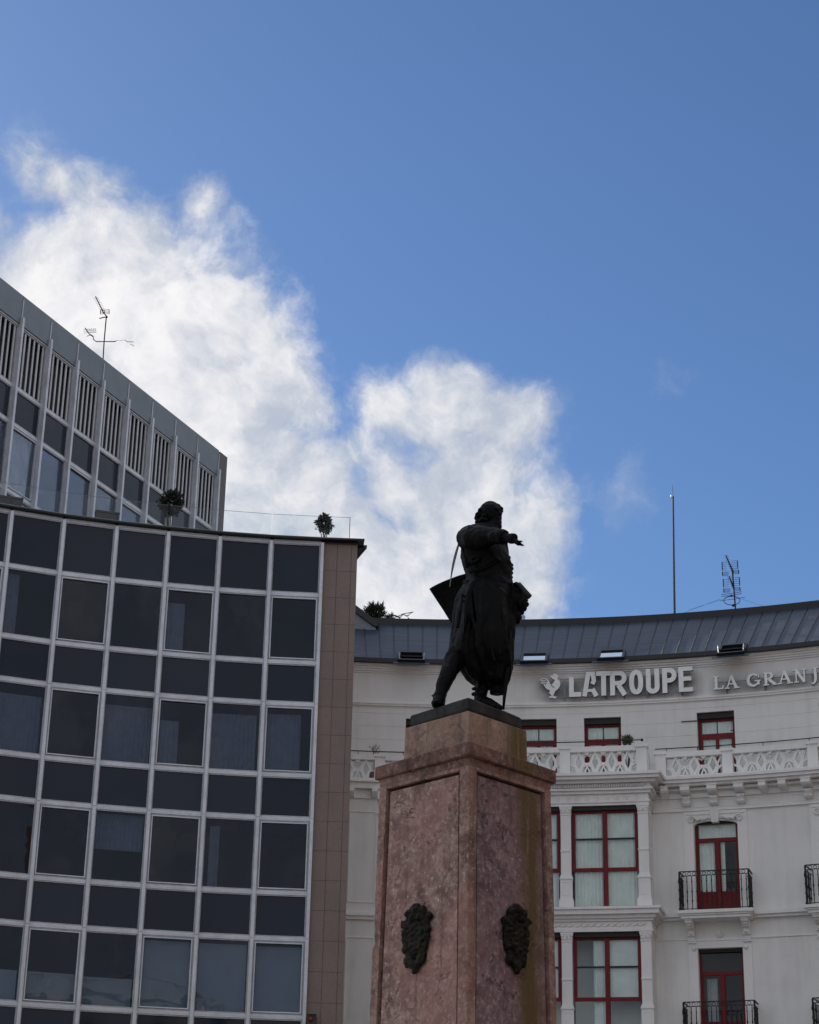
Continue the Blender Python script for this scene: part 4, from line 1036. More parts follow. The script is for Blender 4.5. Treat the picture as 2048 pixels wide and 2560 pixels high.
for (x0, x1, y0, y1, state) in ((1308, 1362, 1629, 1661, 'shut'), (1491, 1563, 1621, 1653, 'shut'), (1789, 1866, 1603, 1640, 'open'), (996, 1062, 1626, 1658, 'open')):
    thc, s_ = roof_hit((x0+x1)/2, y1); p = roof_at(thc, s_, 0.0)
    wd = 0.93; ln = 0.95
    sk = put('skylight', frame_mb(wd, ln, 0.10, 0.0, 0.0) and MB().box(-wd/2, -wd/2+.09, 0, ln, .02, .13).box(wd/2-.09, wd/2, 0, ln, .02, .13).box(-wd/2+.09, wd/2-.09, 0, .10, .02, .128).box(-wd/2+.09, wd/2-.09, ln-.13, ln, .02, .15), 'black_iron', hot, p, rot=(SL, 0, -thc))
    put('well', MB().box(-wd/2+.09, wd/2-.09, .10, ln-.13, .022, .04), 'dark_reveal', sk)
    put('flashing', MB().box(-wd/2-.16, wd/2+.16, -.16, -.002, .014, .03), 'zinc_roof', sk)
    if state == 'shut':
        put('pane', MB().box(-wd/2+.092, wd/2-.092, .102, ln-.132, .085, .10), 'skylight_glass', sk)
    else:
        put('sash', MB().box(-wd/2+.02, wd/2-.02, 0, ln-.1, -.02, .02).box(-wd/2+.0, wd/2, ln-.1, ln, -.03, .03), 'black_iron', sk, (0, .30, .16), rot=(R_(-34), 0, 0))
        for s2_ in (-1, 1): put('stay', MB().tube([(s2_*(wd/2-.05), .1, .1), (s2_*(wd/2-.03), .3, .30)], 0.012, 6), 'aluminium', sk)
# slanted party wall where the next roof begins
mb = MB(); pl = [at_y(x, y, 68.7) for x, y in ((870, 1512), (940, 1563), (940, 1574), (915, 1590), (870, 1606))]
mb.loft([pl, [q+Vector((0, 1.2, 0)) for q in pl]]); put('party_wall', mb, 'fascia_metal', hot)
mb = MB(); pl = [at_y(x, y, 68.6) for x, y in ((870, 1498), (945, 1554), (945, 1565), (936, 1565), (870, 1517))]
mb.loft([pl, [q+Vector((0, 1.5, 0)) for q in pl]]); put('party_coping', mb, 'roof_edge', hot)

# --- attic windows (french windows to the terrace)
def attic_window():
    mb = MB(); w, z1, z0 = 1.22, 2.58, 0.0        # from the terrace up
    mb.box(-w/2, -w/2+.075, .0, .07, z0, z1); mb.box(w/2-.075, w/2, .0, .07, z0, z1)
    mb.box(-w/2+.075, w/2-.075, .002, .07, 1.90, 2.08); mb.box(-w/2+.075, w/2-.075, .002, .07, z1-.07, z1)
    mb.box(-.055, .055, -.01, .07, z0, 1.90)
    mb.box(-w/2+.075, -.055, .004, .065, .0, .12); mb.box(.055, w/2-.075, .004, .065, .0, .12)
    mb.box(-w/2+.075, -w/2+.13, .006, .065, .12, 1.90); mb.box(w/2-.13, w/2-.075, .006, .065, .12, 1.90)
    return mb
for i, c in enumerate(WIN):
    wn = put('window', shared(('attic_window',), attic_window, 'red_wood'), None, hot, **at_arc(c, RA+0.20, 18.42))
    for (x0, x1, z0, z1) in ((-.535, .535, 2.08, 2.51), (-.48, -.055, .12, 1.90), (.055, .48, .12, 1.90)):
        put('pane', MB().box(x0, x1, .03, .04, z0, z1), 'clear_glass', wn)
    for s_ in ((-1, 1) if i != 3 else (-1, 1)):
        put('curtain', curtain_mb(-.52 if s_ < 0 else .02, -.02 if s_ < 0 else .52, .09, .05, 2.5, .015, 5, i*3+s_), 'curtain_white', wn)
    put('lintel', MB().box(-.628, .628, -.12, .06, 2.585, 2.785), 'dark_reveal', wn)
# --- two bars of an awning bracket beside one attic window
# (thin rods standing off the wall)
q = at_arc(D(16.55), RA, 20.92); br_ = put('awning_rod', MB().tube([(-.32, -.03, 0), (.30, -.03, 0)], .016, 6), 'black_iron', hot, **q)
q = at_arc(D(18.95), RA, 20.50); put('awning_rod', MB().tube([(-.02, -.03, 0), (.12, -.03, 0)], .016, 6), 'black_iron', hot, **q)

# --- bay: storeys of paired windows between pilasters
BT0, BT1 = D(4.06), D(14.31)
def bay_band(rf, z0, z1, name='bay_moulding', mat='stucco_trim', rb=30.995):
    ext = (RB-rf)/RB if rf < RB else 0.0
    put(name, band(rf, rb, z0, z1, BT0-ext, BT1+ext), mat, hot)
for b in ((29.40, 18.505, 18.60), (29.47, 18.40, 18.503), (29.62, 18.30, 18.398), (29.80, 18.16, 18.298), (29.72, 18.085, 18.158), (29.80, 17.99, 18.083), (29.885, 17.75, 17.988), (29.84, 17.70, 17.748), (29.875, 17.615, 17.698),
          (29.55, 14.205, 14.285), (29.61, 14.06, 14.203), (29.74, 13.95, 14.058), (29.82, 13.87, 13.948), (29.885, 13.64, 13.868), (29.855, 13.545, 13.638),
          (29.55, 10.125, 10.20), (29.61, 9.98, 10.123)):
    bay_band(*b)
put('bay_base', band(RB, 30.99, 0.01, 9.978, BT0, BT1), 'stucco', hot)
# dentil course
mb = MB(); th = BT0+D(0.1)
while th < BT1-D(0.1):
    x, y = AP(th, 29.80); c_, s_ = math.cos(-th), math.sin(-th)
    vs_ = []
    for (lx, ly, lz) in ((-.022, -.10, 18.18), (.022, -.10, 18.18), (.022, .0, 18.18), (-.022, .0, 18.18), (-.022, -.10, 18.285), (.022, -.10, 18.285), (.022, .0, 18.285), (-.022, .0, 18.285)):
        vs_.append((x+lx*c_-ly*s_, y+lx*s_+ly*c_, lz))
    mb.hexa(vs_[:4], vs_[4:]); th += D(0.15)
put('dentil_course', mb, 'stucco_trim', hot, kind='stuff')
def rosette():
    mb = MB(); n = 16; rings = []
    for r, y in ((.088, 0), (.088, -.02), (.07, -.026), (.062, -.012), (.045, -.010)):
        rings.append([(r*math.cos(2*math.pi*k/n), y, r*math.sin(2*math.pi*k/n)) for k in range(n)])
    mb.loft(rings)
    for k in range(6): a = k*math.pi/3; mb.ell((.032*math.cos(a), -.014, .032*math.sin(a)), .017, .014, .017, 6, 4)
    return mb.ell((0, -.018, 0), .016, .014, .016, 6, 4)
th = BT0+D(0.35)
while th < BT1-D(0.2):
    put('rosette', shared(('rosette',), rosette, 'stucco_trim'), None, hot, **at_arc(th, 29.884, 17.868)); th += D(0.615)
# leaf-scroll frieze of the lower band
def scroll_leaf():
    mb = MB(); pts = [(-.10+.02*k, -.012, .055*math.sin(-1.2+k*.26)) for k in range(11)]
    mb.tube(pts, [.010, .018, .024, .026, .026, .024, .022, .020, .016, .012, .008], 6); mb.ell((.07, -.012, -.02), .03, .016, .03, 8, 5)
    return mb
th = BT0+D(0.3)
while th < BT1-D(0.15):
    put('scroll_leaf', shared(('scroll_leaf',), scroll_leaf, 'stucco_trim', True), None, hot, **at_arc(th, 29.884, 13.755)); th += D(0.43)
def pilaster(hs):
    mb = MB()
    mb.box(-.165, .165, -.015, .33, 1.07, 3.03)                       # shaft
    mb.box(-.18, .18, -.04, .331, 1.84, 1.885)
    mb.box(-.19, .19, -.045, .332, 1.0, 1.068); mb.box(-.215, .215, -.075, .332, .94, .998)
    mb.box(-.195, .195, -.045, .331, .33, .938)                       # pedestal
    mb.box(-.13, -.115, -.056, -.044, .42, .85); mb.box(.115, .13, -.056, -.044, .42, .85); mb.box(-.115, .115, -.056, -.044, .42, .435); mb.box(-.115, .115, -.056, -.044, .835, .85)
    mb.box(-.215, .215, -.06, .332, .26, .328); mb.box(-.23, .23, -.07, .332, .0, .258)
    mb.box(-.178, .178, -.035, .331, 3.032, 3.07)                     # capital
    mb.hexa([(-.165, -.02, 3.072), (.165, -.02, 3.072), (.165, .33, 3.072), (-.165, .33, 3.072)], [(-.195, -.06, 3.27), (.195, -.06, 3.27), (.195, .33, 3.27), (-.195, .33, 3.27)])
    mb.box(-.205, .205, -.07, .332, 3.272, 3.327)
    for x in (-.13, -.045, .045, .13): mb.ell((x, -.045, 3.14), .03, .025, .055, 8, 5)
    for x in (-.15, .15): mb.ell((x, -.065, 3.225), .045, .03, .04, 8, 5)
    mb.ell((0, -.06, 3.21), .035, .025, .05, 8, 5)
    return mb
PIL = [D(4.39), D(9.18), D(13.965)]
for z in (14.287, 10.202):
    for c in PIL: put('pilaster', shared(('pilaster',), lambda: pilaster(0), 'stucco_trim'), None, hot, **at_arc(c, RB, z))
# bay side wall
def side_wall(th, z0, z1, sgn):
    a, b = th, th-sgn*D(0.30)
    mb = MB(); return mb.hexa([(*AP(a, RB+.335), z0), (*AP(b, RB+.335), z0), (*AP(b, 30.998), z0), (*AP(a, 30.998), z0)], [(*AP(a, RB+.335), z1), (*AP(b, RB+.335), z1), (*AP(b, 30.998), z1), (*AP(a, 30.998), z1)])
for z0, z1 in ((14.287, 17.613), (10.202, 13.543)):
    put('bay_side', side_wall(BT1-D(.03), z0, z1, 1), 'stucco', hot); put('bay_side', side_wall(BT0+D(.03), z0, z1, -1), 'stucco', hot)
def bay_window():
    mb = MB(); w = 2.13; H = 3.325
    for x0, x1 in ((-w/2, -w/2+.105), (w/2-.105, w/2)): mb.box(x0, x1, 0, .08, 1.22, H)
    mb.box(-.075, .075, -.04, .08, .0, H)
    mb.box(-w/2+.105, -.075, .004, .08, 1.22, 1.335); mb.box(.075, w/2-.105, .004, .08, 1.22, 1.335)
    mb.box(-w/2+.105, -.075, .004, .08, 3.12, H); mb.box(.075, w/2-.105, .004, .08, 3.12, H)
    return mb
for zi, z in enumerate((14.288, 10.203)):
    for ci, c in enumerate((D(6.785), D(11.575))):
        wn = put('window', shared(('bay_window',), bay_window, 'red_wood'), None, hot, **at_arc(c, RB+.16, z))
        put('glazing_bar', MB().box(-.96, -.075, .012, .06, 2.245, 2.30).box(.075, .96, .012, .06, 2.245, 2.30), 'black_iron', wn)
        put('sill_bar', MB().box(-1.03, -.076, .01, .07, .03, .075).box(.076, 1.03, .01, .07, .03, .075).box(-1.062, -1.032, .01, .07, .03, 1.218).box(1.032, 1.062, .01, .07, .03, 1.218), 'black_iron', wn)
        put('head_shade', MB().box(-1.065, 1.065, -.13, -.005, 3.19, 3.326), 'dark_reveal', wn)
        for x0, x1 in ((-1, -.076), (.076, 1)):
            for k, (z0, z1) in enumerate(((.075, 1.22), (1.335, 2.245), (2.30, 3.12))):
                a_, b_ = (x0*1.03 if abs(x0) == 1 else x0, x1*1.03 if abs(x1) == 1 else x1) if k == 0 else (max(x0, -.96), min(x1, .96))
                put('pane', MB().box(a_, b_, .035, .045, z0, z1), 'clear_glass', wn)
        if zi == 0:
            put('curtain', curtain_mb(-1.0, -.02, .12, .02, 3.2, .022, 9, ci+5), 'curtain_white', wn); put('curtain', curtain_mb(.02, 1.0, .12, .02, 3.2, .018, 6, ci+9), 'curtain_white', wn)
        else:
            put('curtain', curtain_mb(-.45, -.02, .13, .02, 3.2, .03, 5, ci+15), 'curtain_white', wn); put('blind', MB().box(.02, 1.0, .09, .10, 1.30, 3.2), 'curtain_white', wn)

# --- main cornice with corbels
for (t0, t1) in ((BT1+D(.9), TRR), (TL, BT0-D(.9))):
    for (rf, z0, z1) in ((30.32, 18.505, 18.60), (30.38, 18.40, 18.503), (30.5, 18.325, 18.398), (30.86, 18.0, 18.323), (30.95, 17.60, 17.998), (30.92, 17.572, 17.598)):
        e = 0.0
        put('cornice_moulding', band(rf, RM+.3, z0, z1, t0, t1), 'stucco_trim', hot)
    put('string_course', band(30.76, RM+.05, 14.125, 14.24, t0, t1), 'stucco_trim', hot)
    put('string_course', band(30.84, RM+.05, 14.035, 14.123, t0, t1), 'stucco_trim', hot)
    put('string_course', band(30.965, RM+.05, 13.42, 13.46, t0, t1), 'stucco_trim', hot)
# fill between bay cornice end and the main cornice
for (rf, z0, z1) in ((30.33, 18.506, 18.599), (30.39, 18.401, 18.502), (30.87, 18.0, 18.322), (30.955, 17.60, 17.998), (30.925, 17.573, 17.597), (30.77, 14.126, 14.239), (30.85, 14.036, 14.122), (30.97, 13.422, 13.458)):
    put('cornice_return', band(rf, RM+.04, z0, z1, BT1+D(.02), BT1+D(.898)), 'stucco_trim', hot)
def corbel(big):
    mb = MB(); w = .15 if big else .12
    prism_x(mb, [(0, 18.02), (0, 18.32), (-.46, 18.32), (-.46, 18.16), (-.40, 18.10), (-.2, 18.06)], -w, w)
    mb.box(-w-.02, w+.02, -.48, 0, 18.285, 18.322)
    if big:
        prism_x(mb, [(.08, 17.72), (.08, 18.018), (-.16, 18.018), (-.17, 17.94), (-.12, 17.86), (-.10, 17.80), (-.05, 17.74)], -w*.85, w*.85)
        for x in (-.085, 0, .085): mb.ell((x, -.15, 17.95), .038, .05, .045, 8, 5)
        for x in (-.06, .06): mb.ell((x, -.09, 17.80), .045, .045, .035, 8, 5)
    return mb
CORB = [(15.164, 0), (16.43, 1), (18.07, 1), (19.70, 1), (21.14, 0), (22.34, 0), (23.78, 1), (25.6, 1), (27.2, 1), (2.6, 1), (1.0, 0), (-0.8, 1)]
for a, big in CORB: put('corbel', shared(('corbel', big), lambda: corbel(big), 'stucco_trim'), None, hot, **at_arc(D(a), 30.86, 0))
# dentils and framed panels between the corbels
ca = sorted(a for a, b in CORB if a > 14)
for a, b in zip(ca[:-1], ca[1:]):
    m_ = (a+b)/2; wd = (b-a)*math.pi/180*30.9-.36
    if wd < .2: continue
    put('frieze_panel', frame_mb(wd, .24, .022, -.018, .0), 'stucco_trim', hot, **at_arc(D(m_), 30.949, 17.69))
    mb = MB(); n = int((wd+.06)/.06)
    for k in range(n):
        x = -(n-1)*.03+k*.06; mb.box(x-.018, x+.018, -.05, .0, 18.16, 18.24)
    put('dentil_course', mb, 'stucco_trim', hot, kind='stuff', **at_arc(D(m_), 30.859, 0))

# --- balustrade
def lattice(w, h, seed=0):
    mb = MB(); n = max(1, round(w/.56)); m_ = w/n; y0, y1 = .02, .13
    for i in range(n+1):
        x = -w/2+i*m_
        # half-round boss and lower arch on the module line
        if i < n:
            xc = x+m_/2
            dm = [(xc-.155, h/2), (xc, h-.01), (xc+.155, h/2), (xc, .01)]
            mb.strip(dm, .085, y0, y1, True)
        R0 = [(x+.085*math.cos(-math.pi*k/8), h+.0+.10*math.sin(-math.pi*k/8)) for k in range(9)]
        cl = lambda p: (min(max(p[0], -w/2), w/2), p[1])
        if 0 < i < n:
            mb.prism(R0, y0-.03, y1+.004)
            mb.strip([(x-.21, .0), (x-.15, .20), (x, .285), (x+.15, .20), (x+.21, .0)], .062, y0+.006, y1-.006)
            mb.strip([(x-.085, .0), (x, .22), (x+.085, .0)], .055, y0+.012, y1-.012)
            mb.strip([(x-.16, h-.06), (x-.05, h-.13)], .035, y0+.018, y1-.018); mb.strip([(x+.16, h-.06), (x+.05, h-.13)], .035, y0+.018, y1-.018)
            mb.strip([(x-.18, h*.5), (x, .30), (x+.18, h*.5)], .06, y0+.02, y1-.02)
        else:
            s_ = 1 if i == 0 else -1
            mb.strip([(x, .285), (x+s_*.15, .20), (x+s_*.21, 0)], .06, y0+.006, y1-.006)
            mb.strip([(x+s_*.03, h-.02), (x+s_*.17, h*.5)], .05, y0+.016, y1-.016)
    return mb
def balustrade(R, posts, z0, ztop, pw, seed=0):
    """posts: list of centre angles; lattice, plinth and coping between neighbours"""
    for c in posts:
        put('balustrade_post', shared(('post', round(ztop-z0, 2)), lambda: MB().box(-.17, .17, 0, .30, .14, ztop-z0-.10).box(-.19, .19, -.02, .32, 0, .138).box(-.215, .215, -.05, .34, ztop-z0-.098, ztop-z0), 'stucco_trim'), None, hot, **at_arc(c, R, z0))
    for a, b in zip(posts[:-1], posts[1:]):
        g_ = .172/R; m_ = (a+b)/2; w = 2*R*math.sin((b-a)/2)-.36
        put('balustrade_plinth', band(R+.02, R+.26, z0, z0+.14, a+g_, b-g_), 'stucco_trim', hot)
        put('balustrade_coping', band(R-.02, R+.28, ztop-.20, ztop-.03, a+g_, b-g_), 'stucco_trim', hot)
        put('lattice_panel', lattice(w, ztop-.20-z0-.14), 'stucco_trim', hot, **at_arc(m_, R+.05-(R-R*math.cos((b-a)/2))*.0, z0+.14))
balustrade(RB-.02, [D(4.39), D(9.18), D(13.965)], 18.602, 19.62, .34)
balustrade(30.72, [D(14.95), D(19.02), D(24.19), D(28.6)], 18.602, 19.56, .34)
balustrade(30.72, [D(-7.2), D(-2.45), D(3.4)], 18.602, 19.56, .34)
put('balustrade_return', MB().box(0, .30, .302, 1.1, 0, .9), 'stucco_trim', hot, **at_arc(D(13.965)-D(.27), RB-.02, 18.602))
def handrail(R, t0, t1, z, posts, zb, end=False):
    n = 16; mb = MB(); mb.tube([(*AP(t0+(t1-t0)*k/n, R), z) for k in range(n+1)], .018, 6)
    for p in posts: mb.tube([(*AP(p, R), zb), (*AP(p, R), z)], .012, 6)
    if end: mb.ell((*AP(t1, R), z-.01), .05, .05, .05, 8, 6)
    return mb
put('handrail', handrail(RB+.12, D(4.1), D(14.0), 19.80, [D(5.5), D(8), D(10.6), D(13)], 19.58, True), 'black_iron', hot)
put('handrail', handrail(30.84, D(14.6), D(28), 19.69, [D(15.3), D(17.2), D(18.5), D(21.2), D(24), D(26)], 19.52), 'black_iron', hot)
put('handrail', handrail(30.84, D(-7), D(3.2), 19.68, [D(-5.4), D(-3.8), D(-1), D(1)], 19.52), 'black_iron', hot)

# --- pier at the left end
put('pier', band(30.32, RM-.002, 0.01, 17.92, D(-5.2), D(-2.55)), 'stucco', hot)
for (rf, z0, z1) in ((30.0, 18.42, 18.50), (30.08, 18.22, 18.418), (30.26, 17.922, 18.218)):
    put('pier_cornice', band(rf, 30.9, z0, z1-.002, D(-4.62), D(-2.45)), 'stucco_trim', hot)
for a in (-4.22, -2.75): put('corbel', shared(('pier_corbel',), lambda: prism_x(MB(), [(0, 17.93), (0, 18.21), (-.24, 18.21), (-.24, 18.1), (-.12, 17.98)], -.1, .1), 'stucco_trim'), None, hot, **at_arc(D(a), 30.255, 0))
put('pier_panel', frame_mb(.9, 3.0, .035, -.025, 0), 'stucco_trim', hot, **at_arc(D(-3.4), 30.318, 14.5))
put('pier_panel', frame_mb(.9, 3.0, .035, -.025, 0), 'stucco_trim', hot, **at_arc(D(-3.4), 30.318, 10.4))
put('pier_ledge', band(30.18, 30.318, 14.06, 14.14, D(-4.35), D(-2.5)), 'stucco_trim', hot); put('pier_ledge', band(30.24, 30.318, 13.95, 14.058, D(-4.35), D(-2.5)), 'stucco_trim', hot)

# --- french doors, surrounds, balconies on the main wall
def french_door(H, arch, fz):
    mb = MB(); w = 1.40
    mb.box(-w/2, -w/2+.065, 0, .09, 0, H); mb.box(w/2-.065, w/2, 0, .09, 0, H)
    mb.box(-w/2+.065, w/2-.065, -.012, .09, fz-.06, fz+.06)
    mb.box(-.06, .06, -.025, .09, .0, fz-.06)
    for s_ in (-1, 1):
        a, b = (-w/2+.065, -.06) if s_ < 0 else (.06, w/2-.065)
        mb.box(a, a+.035, .01, .08, 0, fz-.06); mb.box(b-.035, b, .01, .08, 0, fz-.06)
        mb.box(a+.035, b-.035, .012, .08, .0, .10); mb.box(a+.035, b-.035, .012, .08, .66, .74)
    return mb
def balcony(c, zt):
    q = at_arc(c, RM, zt)
    bal = put('balcony', MB().box(-1.20, 1.20, -.82, -.004, -.10, -.0).box(-1.14, 1.14, -.765, -.004, -.155, -.102).box(-1.10, 1.10, -.72, -.004, -.245, -.157), 'stucco_trim', hot, **q)
    for x in (-.88, .88):
        put('bracket', shared(('bracket',), lambda: prism_x(MB(), [(-.004, -.88), (-.004, -.247), (-.62, -.247), (-.62, -.36), (-.50, -.40), (-.42, -.50), (-.26, -.52), (-.20, -.62), (-.24, -.70), (-.14, -.74), (-.12, -.86)], -.11, .11).box(-.135, .135, -.66, -.006, -.29, -.248).ell((0, -.46, -.40), .10, .10, .06, 10, 6).ell((0, -.22, -.62), .10, .09, .07, 10, 6).ell((-.05, -.60, -.335), .045, .05, .045, 8, 5).ell((.05, -.60, -.335), .045, .05, .045, 8, 5).box(-.13, .13, -.15, -.006, -.92, -.882), 'stucco_trim'), None, bal, (x, 0, 0))
    def bar():
        z = [0, .02, .03, .22, .25, .28, .31, .52, .545, .575, .60, .85, .88, .92, 1.07]
        r = [.024, .024, .014, .014, .022, .025, .015, .016, .027, .027, .016, .015, .023, .015, .014]
        return MB().tube([(0, 0, a) for a in z], r, 6)
    bm_ = shared(('baluster',), bar, 'black_iron', True)
    n = 14
    for k in range(n): put('baluster', bm_, None, bal, (-1.02+2.04*k/(n-1), -.74, .03))
    for s_ in (-1, 1):
        for k in range(4): put('baluster', bm_, None, bal, (s_*1.10, -.62+k*.165, .03))
    def ring():
        m2 = MB(); nn_ = 14
        rings = []
        for k in range(nn_):
            a = 2*math.pi*k/nn_; rings.append(Vector((.052*math.cos(a), 0, .052*math.sin(a))))
        return m2.tube(rings+[rings[0]], .0085, 5)
    for k in range(n-1): put('ring', shared(('rail_ring',), ring, 'black_iron', True), None, bal, (-1.02+2.04*(k+.5)/(n-1), -.74, 1.16))
    for (y0, y1, z0, z1) in ((-.765, -.715, 1.222, 1.25), (-.752, -.728, 1.085, 1.105), (-.752, -.728, .035, .055)): put('rail', MB().box(-1.10, 1.10, y0, y1, z0, z1), 'black_iron', bal)
    for s_ in (-1, 1):
        for (hw, y0, z0, z1) in ((.024, -.714, 1.222, 1.25), (.012, -.727, 1.085, 1.105), (.012, -.727, .035, .055)): put('rail', MB().box(s_*1.10-hw, s_*1.10+hw, y0, -.01, z0, z1), 'black_iron', bal)
        put('corner_post', MB().tube([(s_*1.10, -.74, a) for a in (0.0, .06, .1, .3, .36, .42, .6, .66, .72, .95, 1.0, 1.06, 1.22)], [.05, .05, .034, .03, .045, .03, .032, .048, .032, .03, .045, .03, .034], 8), 'black_iron', bal, smooth=True)
        put('scroll', MB().tube([(s_*1.13, -.70+.05*math.cos(a), .93+.05*math.sin(a)) for a in (0, .8, 1.6, 2.4, 3.2, 4.0, 4.8)], .022, 6), 'black_iron', bal)
    return bal
for i, c in enumerate(DOORC):
    for row, (z0, H, fz, arch) in enumerate(((14.245, 3.02, 2.41, True), (10.165, 2.97, 2.22, False))):
        dr = put('french_door', shared(('french_door', arch), lambda: french_door(H, arch, fz), 'red_wood'), None, hot, **at_arc(c, RM+.20, z0))
        for x0, x1 in ((-.60, -.095), (.095, .60)):
            put('pane', MB().box(x0, x1, .03, .04, .74, fz-.06), 'clear_glass', dr)
            put('door_panel', MB().box(x0, x1, .03, .06, .10, .66), 'red_wood', dr)
            for k in range(4): xx = x0+.055+k*(x1-x0-.11)/3; put('door_batten', MB().box(xx-.028, xx+.028, .018, .029, .12, .64), 'red_wood', dr)
        put('pane', MB().box(-.635, .635, .03, .04, fz+.06, H-.10), 'clear_glass', dr)
        put('head_shade', MB().box(-.7, .7, -.10, .02, H-.10, H+(.04 if arch else .0)), 'dark_reveal', dr)  # dark box stands in for the shadow under the door head
        if row == 0:
            put('curtain', curtain_mb(-.60, -.05, .12, .7, H-.1, .02, 5, i), 'curtain_white', dr); put('curtain', curtain_mb(.0, .22, .12, .7, H-.1, .02, 2, i+3), 'curtain_white', dr)
            put('curtain', curtain_mb(-.6, .6, .10, fz+.02, H, .015, 7, i+6), 'curtain_white', dr)
        else:
            put('curtain', curtain_mb(-.55, -.2, .25, .1, 2.1, .03, 4, i+8), 'curtain_grey', dr); put('interior_dark', MB().box(-.69, .69, .45, .5, .0, H), 'dark_reveal', dr)  # dark sheet behind the glass stands in for the dim room
        balcony(c, z0-.022)
    # segmental arch head closing the square opening
    w = DW*RM+.012; arcp = [(w*math.cos(math.pi*k/14), .17*math.sin(math.pi*k/14)**.8) for k in range(15)]
    mb = MB(); top = [(x, 3.05) for x, z in arcp]
    n = len(arcp)
    for k in range(n-1):
        a, b = arcp[k], arcp[k+1]
        mb.hexa([(a[0], .003, 2.83+a[1]), (b[0], .003, 2.83+b[1]), (b[0], .37, 2.83+b[1]), (a[0], .37, 2.83+a[1])], [(a[0], .003, 3.06), (b[0], .003, 3.06), (b[0], .37, 3.06), (a[0], .37, 3.06)])
    put('arch_head', mb, 'stucco', hot, **at_arc(c, RM, 14.245))
    # raised surround, keystone and scrolls
    sr = put('door_surround', MB().box(-1.03, -.72, -.06, .012, 0, 3.32).box(.72, 1.03, -.06, .012, 0, 3.32).box(-.718, .718, -.058, .012, 3.07, 3.32).box(-.95, .95, -.09, -.061, 3.20, 3.24), 'stucco_trim', hot, **at_arc(c, RM, 14.245))
    put('keystone', MB().hexa([(-.11, -.10, 2.93), (.11, -.10, 2.93), (.11, .1, 2.93), (-.11, .1, 2.93)], [(-.15, -.13, 3.33), (.15, -.13, 3.33), (.15, .1, 3.33), (-.15, .1, 3.33)]), 'stucco_trim', sr)
    for s_ in (-1, 1):
        pts = []
        for k in range(22):
            a = k*.55; r = .15*math.exp(-k*.075); pts.append((s_*(.78+r*math.cos(a)*-1), -.08, 3.04+r*math.sin(a)))
        put('scroll_ornament', MB().tube(pts, [.034*math.exp(-k*.03) for k in range(22)], 6).tube([(s_*.64, -.05, 3.0), (s_*.48, -.05, 3.08), (s_*.34, -.05, 3.06), (s_*.2, -.05, 3.14)], [.04, .05, .045, .03], 6).ell((s_*.42, -.05, 3.03), .06, .03, .04, 8, 5), 'stucco_trim', sr, smooth=True)
    s2 = put('door_surround', MB().box(-1.0, -.72, -.06, .012, 0, 3.2).box(.72, 1.0, -.06, .012, 0, 3.2).box(-.718, .718, -.058, .012, 2.985, 3.2).box(-.93, .93, -.075, .0, 3.205, 3.25), 'stucco_trim', hot, **at_arc(c, RM, 10.165))
    for x, z in ((-.82, 2.98), (.82, 2.98)): put('rosette', shared(('big_rosette',), lambda: MB().ell((0, -.08, 0), .075, .06, .075, 10, 6).ell((0, -.05, .085), .035, .03, .04, 8, 5).ell((0, -.045, -.08), .04, .03, .035, 8, 5), 'stucco_trim', True), None, s2, (x, 0, z))
    put('rosette', shared(('centre_rosette',), lambda: MB().ell((0, -.04, 0), .13, .06, .13, 14, 6).ell((0, -.10, 0), .065, .04, .07, 10, 6), 'stucco_trim', True), None, s2, (0, 0, 3.40))

# ------------------------------------------------------------------ signs
SR = 31.72; ZB = 21.885
def letter(ch, w, h, s):
    mb = MB(); d = [0.0]
    def st_(pts, wd, closed=False):
        mb.strip(pts, wd, d[0], .10+d[0], closed); d[0] += .003
    e = s/2
    if ch == 'L': st_([(e, h), (e, e), (w, e)], s)
    elif ch == 'A':
        st_([(e*.9, 0), (w*.40, h)], s*.95); st_([(w-e*.9, 0), (w*.62, h*.30)], s*.95); st_([(w*.43, h-e*.8), (w*.66, h-e*.8), (w*.72, h*.62), (w*.62, h*.5)], s*.9); st_([(w*.3, h*.24), (w*.78, h*.24)], s*.62)
    elif ch == 'T': st_([(0, h-e), (w, h-e)], s); st_([(w/2, 0), (w/2, h-s*.98)], s)
    elif ch in 'RP':
        st_([(e, 0), (e, h)], s)
        cx_ = w-e-h*.19; a = [(s*.98, h-e)]+[(cx_+h*.19*math.sin(math.pi*k/8), h*.70+(h*.30-e)*math.cos(math.pi*k/8)) for k in range(9)]+[(s*.98, h*.40+e)]
        st_(a, s*.96)
        if ch == 'R': st_([(w*.50, h*.42), (w-e*.9, 0)], s); st_([(e*.2, .03), (e*1.6, h*.22)], s*.5)
    elif ch == 'O':
        st_([(e+(w-s)/2*(1-math.cos(t_)), h/2+(h/2-e)*(1 if math.sin(t_) > 0 else -1)*abs(math.sin(t_))**.75) for t_ in [2*math.pi*k/28 for k in range(28)]], s, True)
    elif ch == 'U':
        r = (w-s)/2; st_([(e, h)]+[(e+r*(1-math.cos(math.pi*k/10)), e+r-r*math.sin(math.pi*k/10)) for k in range(11)]+[(w-e, h)], s)
    elif ch == 'E':
        st_([(e, 0), (e, h)], s); st_([(s*.98, h-e*.9), (w, h-e*.9)], s*.9); st_([(s*.98, h*.52), (w*.9, h*.52)], s*.9); st_([(s*.98, e*.9), (w, e*.9)], s*.9)
    return mb
